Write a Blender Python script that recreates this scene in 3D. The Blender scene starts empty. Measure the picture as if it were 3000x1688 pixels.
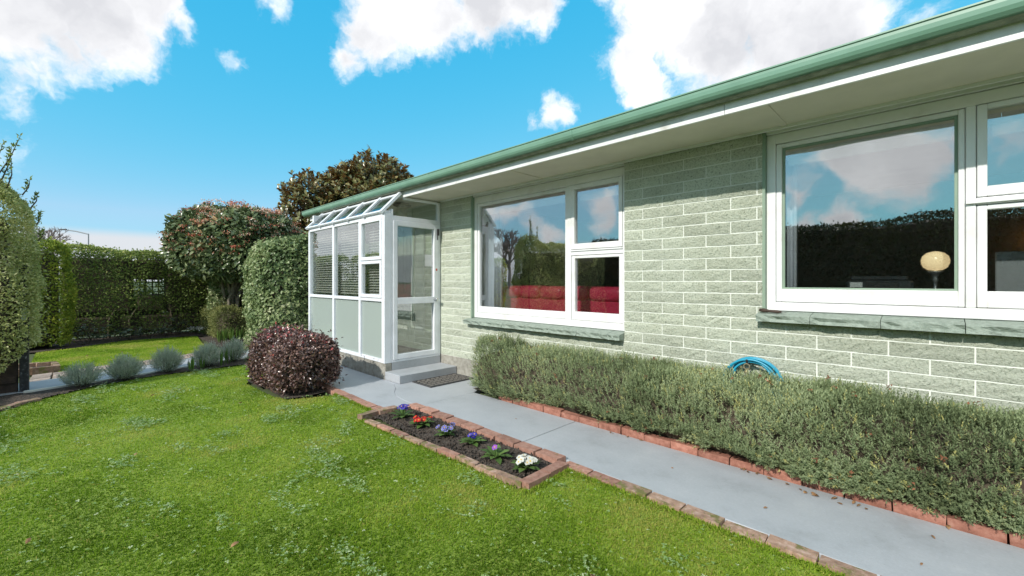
import bpy, bmesh, math, random
import numpy as np
from mathutils import Vector, Matrix
R = math.radians
random.seed(7)
rng = np.random.default_rng(11)
scene = bpy.context.scene
col = scene.collection

# ------------------------------------------------------------------ camera
cam_d = bpy.data.cameras.new('camera'); cam = bpy.data.objects.new('camera', cam_d); col.objects.link(cam)
cam.location = (0, 0, 1.4); cam.rotation_euler = (R(90), 0, R(44.7))
cam_d.sensor_width = 36; cam_d.lens = 15.036; cam_d.shift_y = -22/3000
cam_d.clip_start = 0.05; cam_d.clip_end = 2000
scene.camera = cam
scene.cycles.diffuse_bounces = 6; scene.cycles.transparent_max_bounces = 16

# ------------------------------------------------------------------ light
SUN_EL, SUN_AZ = 34.0, 174.0
world = bpy.data.worlds.new('World'); scene.world = world; world.use_nodes = True
SKY_STRENGTH = 0.15
scene.view_settings.view_transform = 'Standard'; scene.view_settings.look = 'None'
scene.view_settings.exposure = 0.68; scene.view_settings.gamma = 1.0
scene.view_settings.use_curve_mapping = False
sun_d = bpy.data.lights.new('sun', 'SUN'); sun = bpy.data.objects.new('sun', sun_d); col.objects.link(sun)
sun_d.energy = 2.7; sun_d.angle = R(0.8); sun_d.color = (1.0, 0.95, 0.87)
sd = Vector((math.sin(R(SUN_AZ))*math.cos(R(SUN_EL)), math.cos(R(SUN_AZ))*math.cos(R(SUN_EL)), math.sin(R(SUN_EL))))
sun.rotation_euler = (-sd).to_track_quat('-Z', 'Y').to_euler(); sun.location = (0, -8, 12)

CLOUDS = [(-0.924,-0.056,0.378,0.096),(-0.913,0.012,0.409,0.103),(-0.895,0.081,0.438,0.07),(-0.935,-0.009,0.355,0.055),(-0.931,0.045,0.361,0.045),
 (-0.902,0.128,0.412,0.034),(-0.949,-0.075,0.306,0.04),(-0.959,-0.074,0.272,0.029),(-0.894,0.208,0.397,0.030),(-0.834,0.24,0.507,0.022),
 (-0.763,0.412,0.498,0.1),(-0.701,0.489,0.52,0.102),(-0.625,0.567,0.537,0.094),(-0.564,0.617,0.548,0.07),(-0.813,0.372,0.448,0.047),(-0.548,0.646,0.531,0.035),
 (-0.379,0.775,0.506,0.114),(-0.292,0.839,0.459,0.134),(-0.196,0.869,0.454,0.126),(-0.114,0.893,0.436,0.1),(-0.427,0.787,0.444,0.072),(-0.411,0.822,0.394,0.057),
 (-0.18,0.911,0.371,0.065),(0.012,0.917,0.398,0.03),(-0.585,0.722,0.37,0.047),(-0.564,0.731,0.384,0.03),(-0.618,0.701,0.356,0.03),
 (-0.046,-0.979,0.201,0.092),(-0.122,-0.966,0.23,0.064),(0.01,-0.978,0.209,0.049),(-0.194,-0.967,0.164,0.036),(-0.117,-0.987,0.113,0.047),(-0.177,-0.979,0.104,0.041),
 (0.075,-0.975,0.209,0.042),(-0.686,-0.709,0.16,0.043),(-0.661,-0.74,0.126,0.035),(-0.636,-0.765,0.098,0.031),(-0.528,-0.83,0.179,0.042),(-0.528,-0.837,0.142,0.034),(-0.524,-0.846,0.096,0.023)]
_r = random.Random(3)
while len(CLOUDS) < 84:                       # cumulus goes on out of view, enlarged and added to for more fill light
    a = _r.uniform(0, 2*math.pi); z = _r.uniform(0.12, 0.95); c = math.sqrt(1-z*z)
    d = Vector((c*math.cos(a), c*math.sin(a), z))
    if abs(math.degrees(d.angle(Vector((-.703, .711, 0.1))))) < 62 or d.angle(Vector((-.35, -.93, .15))) < 0.5: continue
    CLOUDS.append((d.x, d.y, d.z, _r.uniform(.14, .30)))

def build_world():
    nt = world.node_tree; n = nt.nodes; l = nt.links; n.clear()
    out = n.new('ShaderNodeOutputWorld'); bg = n.new('ShaderNodeBackground'); bg.inputs['Strength'].default_value = SKY_STRENGTH
    l.new(bg.outputs[0], out.inputs[0])
    sky = n.new('ShaderNodeTexSky'); sky.sky_type = 'NISHITA'; sky.sun_disc = False
    sky.sun_elevation = R(SUN_EL); sky.sun_rotation = R(SUN_AZ); sky.air_density = 1.0; sky.dust_density = 0.3; sky.ozone_density = 2.2
    # grade of the clear sky: deeper and more saturated overhead, gentler towards the horizon
    K = SKY_STRENGTH*2**scene.view_settings.exposure
    sp = n.new('ShaderNodeSeparateColor'); l.new(sky.outputs[0], sp.inputs[0]); hs = n.new('ShaderNodeCombineColor')
    for i, (c, g) in enumerate(((1.2, 1.7), (.77, .34), (.95, .16))):
        a = n.new('ShaderNodeMath'); a.operation = 'MULTIPLY'; a.inputs[1].default_value = .17; l.new(sp.outputs[i], a.inputs[0])
        p = n.new('ShaderNodeMath'); p.operation = 'POWER'; p.inputs[1].default_value = g; l.new(a.outputs[0], p.inputs[0])
        q = n.new('ShaderNodeMath'); q.operation = 'MULTIPLY'; q.inputs[1].default_value = c/K; l.new(p.outputs[0], q.inputs[0])
        if i == 0:
            w = n.new('ShaderNodeMath'); w.operation = 'MINIMUM'; w.inputs[1].default_value = .40/K; l.new(q.outputs[0], w.inputs[0]); q = w
        l.new(q.outputs[0], hs.inputs[i])
    tc = n.new('ShaderNodeTexCoord')
    nm = n.new('ShaderNodeTexNoise'); nm.inputs['Scale'].default_value = 7; nm.inputs['Detail'].default_value = 5; nm.inputs['Roughness'].default_value = .62
    l.new(tc.outputs['Generated'], nm.inputs['Vector'])
    sub = n.new('ShaderNodeVectorMath'); sub.operation = 'SUBTRACT'; sub.inputs[1].default_value = (.5, .5, .5); l.new(nm.outputs['Color'], sub.inputs[0])
    sc = n.new('ShaderNodeVectorMath'); sc.operation = 'SCALE'; sc.inputs['Scale'].default_value = .13; l.new(sub.outputs[0], sc.inputs[0])
    ad = n.new('ShaderNodeVectorMath'); ad.operation = 'ADD'; l.new(tc.outputs['Generated'], ad.inputs[0]); l.new(sc.outputs[0], ad.inputs[1])
    prev = None
    def M(op, a, b=None, c=None):
        m = n.new('ShaderNodeMath'); m.operation = op
        for i, v in enumerate((a, b, c)):
            if v is None: continue
            if isinstance(v, (int, float)): m.inputs[i].default_value = v
            else: l.new(v, m.inputs[i])
        return m.outputs[0]
    for (x, y, z, r) in CLOUDS:
        v = n.new('ShaderNodeVectorMath'); v.operation = 'DISTANCE'; v.inputs[1].default_value = (x, y, z); l.new(ad.outputs[0], v.inputs[0])
        val = M('MULTIPLY_ADD', v.outputs['Value'], -1.0/r, 1.0)
        val = M('MULTIPLY', val, min(1.0, r/.075))
        prev = val if prev is None else M('MAXIMUM', prev, val)
    # low bank of cloud along the horizon
    sep = n.new('ShaderNodeSeparateXYZ'); l.new(tc.outputs['Generated'], sep.inputs[0])
    n2 = n.new('ShaderNodeTexNoise'); n2.inputs['Scale'].default_value = 2.0; n2.inputs['Detail'].default_value = 3; l.new(tc.outputs['Generated'], n2.inputs['Vector'])
    bank = M('MULTIPLY_ADD', sep.outputs['Z'], -30.0, 2.75)
    bank = M('MULTIPLY_ADD', n2.outputs['Fac'], .2, bank); bank = M('SUBTRACT', bank, .1)
    bank = M('MULTIPLY', bank, .8)
    n3 = n.new('ShaderNodeTexNoise'); n3.inputs['Scale'].default_value = 11; n3.inputs['Detail'].default_value = 8; n3.inputs['Roughness'].default_value = .6
    l.new(ad.outputs[0], n3.inputs['Vector'])
    puff = M('MULTIPLY_ADD', n3.outputs['Fac'], 1.35, -.74)
    tot = M('ADD', prev, puff)
    mr = n.new('ShaderNodeMapRange'); mr.interpolation_type = 'SMOOTHSTEP'; mr.inputs['From Min'].default_value = -.10; mr.inputs['From Max'].default_value = .42
    l.new(tot, mr.inputs['Value'])
    # cloud tone: thick cores a little greyer
    n4 = n.new('ShaderNodeTexNoise'); n4.inputs['Scale'].default_value = 6; n4.inputs['Detail'].default_value = 5; l.new(ad.outputs[0], n4.inputs['Vector'])
    tone = M('MULTIPLY_ADD', n4.outputs['Fac'], 2.8, -.85)
    core = n.new('ShaderNodeMapRange'); core.inputs['From Min'].default_value = .05; core.inputs['From Max'].default_value = .6; l.new(prev, core.inputs['Value'])
    tone = M('MULTIPLY', tone, core.outputs[0]); 
    cm = n.new('ShaderNodeMix'); cm.data_type = 'RGBA'; cm.clamp_factor = True
    A = [s for s in cm.inputs if s.type == 'RGBA']
    A[0].default_value = (1.25/K, 1.25/K, 1.26/K, 1); A[1].default_value = (.76/K, .77/K, .81/K, 1)
    l.new(tone, cm.inputs[0])
    mx = n.new('ShaderNodeMix'); mx.data_type = 'RGBA'; B = [s for s in mx.inputs if s.type == 'RGBA']
    l.new(mr.outputs[0], mx.inputs[0]); l.new(hs.outputs[0], B[0]); l.new([o for o in cm.outputs if o.type == 'RGBA'][0], B[1])
    bm_ = n.new('ShaderNodeMapRange'); bm_.interpolation_type = 'SMOOTHSTEP'; bm_.inputs['From Min'].default_value = 0; bm_.inputs['From Max'].default_value = .5; l.new(bank, bm_.inputs['Value'])
    m2 = n.new('ShaderNodeMix'); m2.data_type = 'RGBA'; C2 = [s for s in m2.inputs if s.type == 'RGBA']; l.new(bm_.outputs[0], m2.inputs[0])
    l.new([o for o in mx.outputs if o.type == 'RGBA'][0], C2[0]); C2[1].default_value = (.76/K, .80/K, .85/K, 1)
    l.new([o for o in m2.outputs if o.type == 'RGBA'][0], bg.inputs['Color'])
build_world()

# ------------------------------------------------------------------ helpers
def tag(o, label=None, cat=None, group=None, kind=None):
    if label: o['label'] = label
    if cat: o['category'] = cat
    if group: o['group'] = group
    if kind: o['kind'] = kind
    return o
def empty(name, loc=(0, 0, 0)):
    o = bpy.data.objects.new(name, None); o.location = loc; o.empty_display_size = .1; col.objects.link(o); return o
def link(name, me, parent=None, mat=None, loc=None):
    o = bpy.data.objects.new(name, me); col.objects.link(o)
    if mat is not None and len(me.materials) == 0: me.materials.append(mat)
    if parent is not None:
        o.parent = parent
        # parts are modelled in world coordinates: undo the parent's own location
        o.matrix_parent_inverse = Matrix.Translation(-wloc(parent))
    if loc is not None: o.location = loc
    return o
def wloc(o):
    v = Vector((0, 0, 0))
    v += o.location
    return v if o.parent is None else v   # only top-level empties carry a location
class MB:
    def __init__(s): s.v = []; s.f = []
    def box(s, x0, x1, y0, y1, z0, z1):
        b = len(s.v)
        s.v += [(x0,y0,z0),(x1,y0,z0),(x1,y1,z0),(x0,y1,z0),(x0,y0,z1),(x1,y0,z1),(x1,y1,z1),(x0,y1,z1)]
        s.f += [tuple(b+i for i in q) for q in ((0,3,2,1),(4,5,6,7),(0,1,5,4),(1,2,6,5),(2,3,7,6),(3,0,4,7))]
        return s
    def hexa(s, pts):
        b = len(s.v); s.v += [tuple(p) for p in pts]
        s.f += [tuple(b+i for i in q) for q in ((0,3,2,1),(4,5,6,7),(0,1,5,4),(1,2,6,5),(2,3,7,6),(3,0,4,7))]
        return s
    def prism(s, poly, axis, a0, a1):          # extrude a 2-D polygon along an axis
        b = len(s.v); n = len(poly)
        def P(p, a):
            return (a, p[0], p[1]) if axis == 'x' else (p[0], a, p[1]) if axis == 'y' else (p[0], p[1], a)
        s.v += [P(p, a0) for p in poly] + [P(p, a1) for p in poly]
        for i in range(n): s.f.append((b+i, b+(i+1) % n, b+n+(i+1) % n, b+n+i))
        s.f.append(tuple(b+i for i in reversed(range(n)))); s.f.append(tuple(b+n+i for i in range(n)))
        return s
    def tube(s, pts, rad, n=8, cap=True):
        pts = [Vector(p) for p in pts]; b0 = len(s.v)
        if not isinstance(rad, (list, tuple)): rad = [rad]*len(pts)
        prevx = None
        for i, p in enumerate(pts):
            t = (pts[min(i+1, len(pts)-1)]-pts[max(i-1, 0)]).normalized()
            x = t.orthogonal() if prevx is None else (prevx-t*prevx.dot(t))
            x.normalize(); prevx = x; y = t.cross(x)
            for k in range(n):
                a = 2*math.pi*k/n; s.v.append(tuple(p+(x*math.cos(a)+y*math.sin(a))*rad[i]))
        for i in range(len(pts)-1):
            for k in range(n):
                a = b0+i*n+k; c = b0+i*n+(k+1) % n
                s.f.append((a, c, c+n, a+n))
        if cap:
            s.f.append(tuple(b0+k for k in reversed(range(n)))); e = b0+(len(pts)-1)*n; s.f.append(tuple(e+k for k in range(n)))
        return s
    def lathe(s, prof, cx, cy, n=24):
        b = len(s.v); m = len(prof)
        for (r, z) in prof:
            for k in range(n):
                a = 2*math.pi*k/n; s.v.append((cx+r*math.cos(a), cy+r*math.sin(a), z))
        for i in range(m-1):
            for k in range(n):
                a = b+i*n+k; c = b+i*n+(k+1) % n; s.f.append((a, c, c+n, a+n))
        s.f.append(tuple(b+k for k in reversed(range(n)))); s.f.append(tuple(b+(m-1)*n+k for k in range(n)))
        return s
    def mesh(s, name):
        me = bpy.data.meshes.new(name); me.from_pydata(s.v, [], s.f); me.update(); return me
    def build(s, name, mat, parent=None, bevel=0, smooth=False, seg=1):
        me = s.mesh(name)
        bm = bmesh.new(); bm.from_mesh(me); bmesh.ops.recalc_face_normals(bm, faces=bm.faces)
        if bevel: 
            bmesh.ops.bevel(bm, geom=list(bm.edges), offset=bevel, segments=seg, affect='EDGES', profile=.5)
        bm.to_mesh(me); bm.free()
        if smooth: 
            for p in me.polygons: p.use_smooth = True
        return link(name, me, parent, mat)
def mesh_np(name, V, T, rnd=None, extra=None):
    me = bpy.data.meshes.new(name); V = np.asarray(V, np.float32); T = np.asarray(T, np.int32)
    me.vertices.add(len(V)); me.vertices.foreach_set('co', V.ravel())
    me.loops.add(T.size); me.loops.foreach_set('vertex_index', T.ravel())
    me.polygons.add(len(T)); me.polygons.foreach_set('loop_start', np.arange(0, T.size, 3, dtype=np.int32))
    me.update(calc_edges=True)
    if rnd is not None:
        a = me.attributes.new('rnd', 'FLOAT', 'POINT'); a.data.foreach_set('value', np.asarray(rnd, np.float32))
    if extra is not None:
        a = me.attributes.new('edge', 'FLOAT', 'POINT'); a.data.foreach_set('value', np.asarray(extra, np.float32))
    return me
def nz(v): return v/np.maximum(np.linalg.norm(v, axis=-1, keepdims=True), 1e-9)
def vnoise(p, seed=0):
    p = np.asarray(p, float); i = np.floor(p).astype(np.int64); f = p-i; f = f*f*(3-2*f); D = p.shape[1]; out = 0
    for c in range(1 << D):
        o = np.array([(c >> k) & 1 for k in range(D)]); q = i+o
        h = q[:, 0]*374761393+(q[:, 1]*668265263)+(q[:, 2]*2147483647 if D > 2 else 0)+seed*1274126177
        h = (h ^ (h >> 13))*1274126177; h = h ^ (h >> 16); val = (h & 0xffff)/65535.0
        w = np.prod(np.where(o == 1, f, 1-f), axis=1); out = out+w*val
    return out
def fbm(p, oct=3, seed=0):
    s = 0; a = .5; t = 0
    for k in range(oct): s = s+a*vnoise(np.asarray(p)*2**k, seed+k*17); t += a; a *= .5
    return s/t
def leaf_geo(P, T, N, L, W, fold=.25, droop=.15, six=False, widest=.45):
    """P base, T direction, N normal, L length, W width -> verts, tris, per-leaf vertex count"""
    n = len(P); T = nz(T); B = nz(np.cross(N, T)); N = np.cross(T, B)
    L = np.broadcast_to(np.asarray(L, float), (n,))[:, None]; W = np.broadcast_to(np.asarray(W, float), (n,))[:, None]
    if not six:
        V = np.stack([P, P+T*L*widest+B*W*.5+N*W*fold, P+T*L*widest-B*W*.5+N*W*fold, P+T*L-N*L*droop], 1)
        tri = np.array([[0, 2, 3], [0, 3, 1]]); k = 4; e = np.array([0, 1, 1, .6])
    else:
        V = np.stack([P, P+T*L*.3+B*W*.42+N*W*fold, P+T*L*.3-B*W*.42+N*W*fold, P+T*L*.68+B*W*.45+N*(W*fold-L*droop*.4), P+T*L*.68-B*W*.45+N*(W*fold-L*droop*.4), P+T*L-N*L*droop, P+T*L*.5], 1)
        tri = np.array([[0, 2, 6], [0, 6, 1], [6, 2, 4], [6, 4, 5], [6, 5, 3], [6, 3, 1]]); k = 7; e = np.array([.3, 1, 1, 1, 1, 1, 0])
    F = (np.arange(n)[:, None, None]*k+tri[None]).reshape(-1, 3)
    return V.reshape(-1, 3), F, k, np.tile(e, n)
def leaf_mesh(name, P, T, N, L, W, rnd, mat, parent=None, **kw):
    V, F, k, e = leaf_geo(P, T, N, L, W, **kw)
    me = mesh_np(name, V, F, np.repeat(rnd, k), e)
    return link(name, me, parent, mat)
def rdir(n): return nz(rng.normal(size=(n, 3)))
def merge(parts):
    V = []; F = []; A = []; E_ = []; o = 0
    for v, f, a, e in parts: V.append(v); F.append(f+o); A.append(a); E_.append(e); o += len(v)
    return np.concatenate(V), np.concatenate(F), np.concatenate(A), np.concatenate(E_)

# ------------------------------------------------------------------ materials
def base(name):
    m = bpy.data.materials.new(name); m.use_nodes = True; nt = m.node_tree
    return m, nt, nt.nodes['Principled BSDF'], nt.nodes['Material Output']
def ramp(nt, fac, stops):
    r = nt.nodes.new('ShaderNodeValToRGB'); e = r.color_ramp.elements
    while len(e) < len(stops): e.new(.5)
    for i, (p, c) in enumerate(stops): e[i].position = p; e[i].color = (*c, 1)
    nt.links.new(fac, r.inputs[0]); return r.outputs[0]
def noise(nt, scale, detail=4, rough=.55, vec=None, pos=True):
    t = nt.nodes.new('ShaderNodeTexNoise'); t.inputs['Scale'].default_value = scale; t.inputs['Detail'].default_value = detail; t.inputs['Roughness'].default_value = rough
    if vec is None:
        g = nt.nodes.new('ShaderNodeNewGeometry'); vec = g.outputs['Position']
    nt.links.new(vec, t.inputs['Vector']); return t.outputs['Fac']
def mat(name, stops, scale=3, rough=.6, bump=0, bscale=60, bdist=.01, spec=.5, metal=0, detail=4, coat=0):
    """stops: one colour, or a ramp of colours driven by world-space noise"""
    m, nt, b, o = base(name)
    if isinstance(stops[0], (int, float)): stops = [(.3, tuple(c*.9 for c in stops)), (.7, tuple(min(c*1.06, .95) for c in stops))]
    nt.links.new(ramp(nt, noise(nt, scale, detail), stops), b.inputs['Base Color'])
    b.inputs['Roughness'].default_value = rough; b.inputs['Metallic'].default_value = metal; b.inputs['Specular IOR Level'].default_value = spec
    if coat: b.inputs['Coat Weight'].default_value = coat
    if bump:
        bn = nt.nodes.new('ShaderNodeBump'); bn.inputs['Strength'].default_value = bump; bn.inputs['Distance'].default_value = bdist
        nt.links.new(noise(nt, bscale, 5, .6), bn.inputs['Height']); nt.links.new(bn.outputs[0], b.inputs['Normal'])
    return m
def leafmat(name, stops, transl=.3, rough=.45, edge=None, spec=.4, back=None):
    m, nt, b, o = base(name); a = nt.nodes.new('ShaderNodeAttribute'); a.attribute_name = 'rnd'
    c = ramp(nt, a.outputs['Fac'], stops)
    if edge:
        e = nt.nodes.new('ShaderNodeAttribute'); e.attribute_name = 'edge'
        mp = nt.nodes.new('ShaderNodeMapRange'); mp.inputs['From Min'].default_value = edge[1]; mp.inputs['From Max'].default_value = edge[2]; nt.links.new(e.outputs['Fac'], mp.inputs['Value'])
        x = nt.nodes.new('ShaderNodeMix'); x.data_type = 'RGBA'; I = [s for s in x.inputs if s.type == 'RGBA']
        nt.links.new(mp.outputs[0], x.inputs[0]); nt.links.new(c, I[0]); I[1].default_value = (*edge[0], 1); c = [q for q in x.outputs if q.type == 'RGBA'][0]
    if back:
        g = nt.nodes.new('ShaderNodeNewGeometry'); x = nt.nodes.new('ShaderNodeMix'); x.data_type = 'RGBA'; I = [s for s in x.inputs if s.type == 'RGBA']
        nt.links.new(g.outputs['Backfacing'], x.inputs[0]); nt.links.new(c, I[0]); I[1].default_value = (*back, 1); c = [q for q in x.outputs if q.type == 'RGBA'][0]
    nt.links.new(c, b.inputs['Base Color']); b.inputs['Roughness'].default_value = rough; b.inputs['Specular IOR Level'].default_value = spec
    tr = nt.nodes.new('ShaderNodeBsdfTranslucent'); nt.links.new(c, tr.inputs['Color'])
    mx = nt.nodes.new('ShaderNodeMixShader'); mx.inputs[0].default_value = transl
    nt.links.new(b.outputs[0], mx.inputs[1]); nt.links.new(tr.outputs[0], mx.inputs[2]); nt.links.new(mx.outputs[0], o.inputs['Surface'])
    return m
def glassmat(name, base_refl=.16, gain=1.5, tint=(.9, .93, .92), rough=0.0):
    m, nt, b, o = base(name); nt.nodes.remove(b)
    tr = nt.nodes.new('ShaderNodeBsdfTransparent'); tr.inputs[0].default_value = (*tint, 1)
    gl = nt.nodes.new('ShaderNodeBsdfAnisotropic'); gl.inputs['Roughness'].default_value = rough; gl.inputs[0].default_value = (.97, .98, 1, 1)
    bn = nt.nodes.new('ShaderNodeBump'); bn.inputs['Strength'].default_value = .5; bn.inputs['Distance'].default_value = .004     # slight waviness of drawn glass
    nt.links.new(noise(nt, 2.2, 1), bn.inputs['Height']); nt.links.new(bn.outputs[0], gl.inputs['Normal'])
    lw = nt.nodes.new('ShaderNodeLayerWeight'); fr = nt.nodes.new('ShaderNodeMath'); fr.operation = 'POWER'; fr.inputs[1].default_value = 4.0; nt.links.new(lw.outputs['Facing'], fr.inputs[0])
    mm = nt.nodes.new('ShaderNodeMath'); mm.operation = 'MULTIPLY_ADD'; mm.use_clamp = True; mm.inputs[1].default_value = gain; mm.inputs[2].default_value = base_refl
    nt.links.new(fr.outputs[0], mm.inputs[0])
    mx = nt.nodes.new('ShaderNodeMixShader'); nt.links.new(mm.outputs[0], mx.inputs[0]); nt.links.new(tr.outputs[0], mx.inputs[1]); nt.links.new(gl.outputs[0], mx.inputs[2])
    nt.links.new(mx.outputs[0], o.inputs['Surface']); return m

M = {}
def block_mat():
    m, nt, b, o = base('painted_split_block')
    oi = nt.nodes.new('ShaderNodeObjectInfo')
    c1 = ramp(nt, noise(nt, 60, 5, .75), [(.34, (.22, .26, .19)), (.45, (.57, .62, .50)), (.68, (.69, .73, .62))])  # dark end of the ramp paints the shade of pits into the colour
    hv = nt.nodes.new('ShaderNodeHueSaturation'); nt.links.new(c1, hv.inputs['Color'])
    mp = nt.nodes.new('ShaderNodeMapRange'); mp.inputs['To Min'].default_value = .90; mp.inputs['To Max'].default_value = 1.08; nt.links.new(oi.outputs['Random'], mp.inputs['Value']); nt.links.new(mp.outputs[0], hv.inputs['Value'])
    wx = nt.nodes.new('ShaderNodeMix'); wx.data_type = 'RGBA'; wx.blend_type = 'MULTIPLY'; wx.inputs[0].default_value = 1; I = [q for q in wx.inputs if q.type == 'RGBA']   # weathering of the paint
    nt.links.new(hv.outputs[0], I[0]); nt.links.new(ramp(nt, noise(nt, 2.3, 5, .6), [(.3, (.86, .86, .83)), (.55, (1, 1, 1))]), I[1])
    nt.links.new([q for q in wx.outputs if q.type == 'RGBA'][0], b.inputs['Base Color']); b.inputs['Roughness'].default_value = .62
    bn = nt.nodes.new('ShaderNodeBump'); bn.inputs['Strength'].default_value = 1; bn.inputs['Distance'].default_value = .028
    nt.links.new(noise(nt, 56, 6, .75), bn.inputs['Height']); nt.links.new(bn.outputs[0], b.inputs['Normal'])
    return m
M['block'] = block_mat()
M['mortar'] = mat('mortar', (.75, .78, .72), 8, .8, .4, 120, .004)
M['sage_smooth'] = mat('sage_paint', (.24, .33, .25), 6, .55, .2, 60, .003)
M['sill'] = mat('sill_stone', [(.3, (.20, .25, .21)), (.7, (.33, .39, .34))], 30, .7, .8, 70, .012)
M['white'] = mat('white_paint', [(.28, (.68, .68, .66)), (.45, (.77, .78, .78)), (.7, (.80, .81, .82))], 5, .38, .06, 40, .002)
M['white_alu'] = mat('white_aluminium', (.80, .83, .88), 4, .3, 0, spec=.5)
M['fascia'] = mat('fascia_paint', [(.25, (.56, .56, .52)), (.42, (.74, .75, .74)), (.6, (.80, .81, .81))], 7, .45, .1, 30, .003)
M['soffit'] = mat('soffit_board', (.68, .64, .54), 2.5, .7, .08, 30, .002)
M['gutter'] = mat('green_gutter', [(.25, (.13, .25, .18)), (.55, (.17, .32, .235)), (.8, (.22, .37, .28))], 2.2, .38, .05, 20, .002)
M['gutter_dirty'] = mat('gutter_lichen', [(.35, (.14, .17, .12)), (.6, (.24, .27, .2))], 14, .8, .5, 60, .004)
M['roof'] = mat('roof_sheet', (.16, .27, .2), 3, .5)
M['concrete'] = mat('rough_concrete', [(.3, (.22, .21, .18)), (.55, (.34, .33, .29)), (.75, (.42, .41, .37))], 14, .85, .9, 55, .01)
def path_mat():
    m, nt, b, o = base('grey_path_paint')
    c1 = ramp(nt, noise(nt, 2.6, 7, .68), [(.25, (.30, .32, .34)), (.45, (.375, .40, .43)), (.6, (.40, .425, .455)), (.78, (.45, .47, .49))])
    c2 = ramp(nt, noise(nt, 55, 3, .7), [(.24, (.50, .47, .42)), (.33, (.93, .93, .92)), (.6, (1, 1, 1)), (.74, (1.1, 1.1, 1.1))])
    x = nt.nodes.new('ShaderNodeMix'); x.data_type = 'RGBA'; x.blend_type = 'MULTIPLY'; x.inputs[0].default_value = .8; I = [s for s in x.inputs if s.type == 'RGBA']
    nt.links.new(c1, I[0]); nt.links.new(c2, I[1]); nt.links.new([q for q in x.outputs if q.type == 'RGBA'][0], b.inputs['Base Color'])
    b.inputs['Roughness'].default_value = .55
    bn = nt.nodes.new('ShaderNodeBump'); bn.inputs['Strength'].default_value = .35; bn.inputs['Distance'].default_value = .004
    nt.links.new(noise(nt, 90, 5, .65), bn.inputs['Height']); nt.links.new(bn.outputs[0], b.inputs['Normal']); return m
M['path'] = path_mat()
def brick_mat(name, stops, moss=.62):
    m, nt, b, o = base(name)
    oi = nt.nodes.new('ShaderNodeObjectInfo'); c1 = ramp(nt, noise(nt, 22, 5, .65), stops)
    hv = nt.nodes.new('ShaderNodeHueSaturation'); nt.links.new(c1, hv.inputs['Color'])
    mp = nt.nodes.new('ShaderNodeMapRange'); mp.inputs['To Min'].default_value = .75; mp.inputs['To Max'].default_value = 1.2; nt.links.new(oi.outputs['Random'], mp.inputs['Value']); nt.links.new(mp.outputs[0], hv.inputs['Value'])
    f = ramp(nt, noise(nt, 9, 6, .7), [(moss, (0, 0, 0)), (moss+.08, (1, 1, 1))])
    x = nt.nodes.new('ShaderNodeMix'); x.data_type = 'RGBA'; I = [s for s in x.inputs if s.type == 'RGBA']
    nt.links.new(f, x.inputs[0]); nt.links.new(hv.outputs[0], I[0]); I[1].default_value = (.16, .15, .05, 1)
    nt.links.new([q for q in x.outputs if q.type == 'RGBA'][0], b.inputs['Base Color']); b.inputs['Roughness'].default_value = .85
    bn = nt.nodes.new('ShaderNodeBump'); bn.inputs['Strength'].default_value = .7; bn.inputs['Distance'].default_value = .006
    nt.links.new(noise(nt, 70, 6, .7), bn.inputs['Height']); nt.links.new(bn.outputs[0], b.inputs['Normal']); return m
M['brick'] = brick_mat('brick_rose', [(.3, (.25, .13, .09)), (.5, (.38, .20, .15)), (.72, (.47, .29, .23))])
M['brick_worn'] = brick_mat('brick_worn', [(.3, (.20, .13, .09)), (.5, (.33, .21, .15)), (.68, (.44, .32, .26))], .52)
M['brick_red'] = brick_mat('brick_red', [(.3, (.22, .09, .06)), (.55, (.36, .16, .115)), (.75, (.45, .25, .19))], .7)
M['paver'] = brick_mat('paver', [(.3, (.30, .23, .18)), (.6, (.42, .34, .29))], .75)
M['soil'] = mat('dark_soil', [(.3, (.035, .026, .02)), (.55, (.085, .066, .052)), (.72, (.17, .14, .115))], 60, .95, 1, 50, .03)
M['ground'] = mat('turf_soil', [(.3, (.14, .21, .018)), (.6, (.21, .29, .035))], 12, .95, .6, 60, .02)
M['far_ground'] = mat('far_ground', [(.35, (.06, .09, .03)), (.65, (.10, .12, .05))], .4, .95)
M['black'] = mat('black_paint', (.02, .02, .022), 8, .5, .2, 30)
M['dark_timber'] = mat('dark_stained_timber', [(.3, (.035, .022, .016)), (.7, (.085, .055, .04))], 12, .75, .5, 40)
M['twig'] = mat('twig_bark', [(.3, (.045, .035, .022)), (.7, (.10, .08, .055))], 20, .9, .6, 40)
M['bark'] = mat('grey_bark', [(.3, (.16, .13, .10)), (.7, (.32, .28, .22))], 18, .9, .8, 40)
M['metal'] = mat('galvanised', (.5, .52, .54), 5, .4, metal=.8)
M['chrome'] = mat('chrome', (.75, .76, .78), 5, .15, metal=1)
M['glass'] = glassmat('window_glass', .29, .6)
M['glass_porch'] = glassmat('porch_glass', .19, .6)
M['glass_roof'] = glassmat('porch_roof_glass', .05, .7, (.55, .6, .55))
m, nt, b, o = base('frosted_glass'); b.inputs['Base Color'].default_value = (.50, .58, .55, 1); b.inputs['Roughness'].default_value = .16; b.inputs['Specular IOR Level'].default_value = .6
tr = nt.nodes.new('ShaderNodeBsdfTranslucent'); tr.inputs[0].default_value = (.6, .68, .64, 1); mx = nt.nodes.new('ShaderNodeMixShader'); mx.inputs[0].default_value = .35
nt.links.new(b.outputs[0], mx.inputs[1]); nt.links.new(tr.outputs[0], mx.inputs[2]); nt.links.new(mx.outputs[0], o.inputs[0])
bn = nt.nodes.new('ShaderNodeBump'); bn.inputs['Strength'].default_value = .3; bn.inputs['Distance'].default_value = .002; nt.links.new(noise(nt, 160, 2), bn.inputs['Height']); nt.links.new(bn.outputs[0], b.inputs['Normal'])
M['frost'] = m
M['blind'] = mat('blind_slat', (.62, .60, .55), 5, .45)
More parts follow.
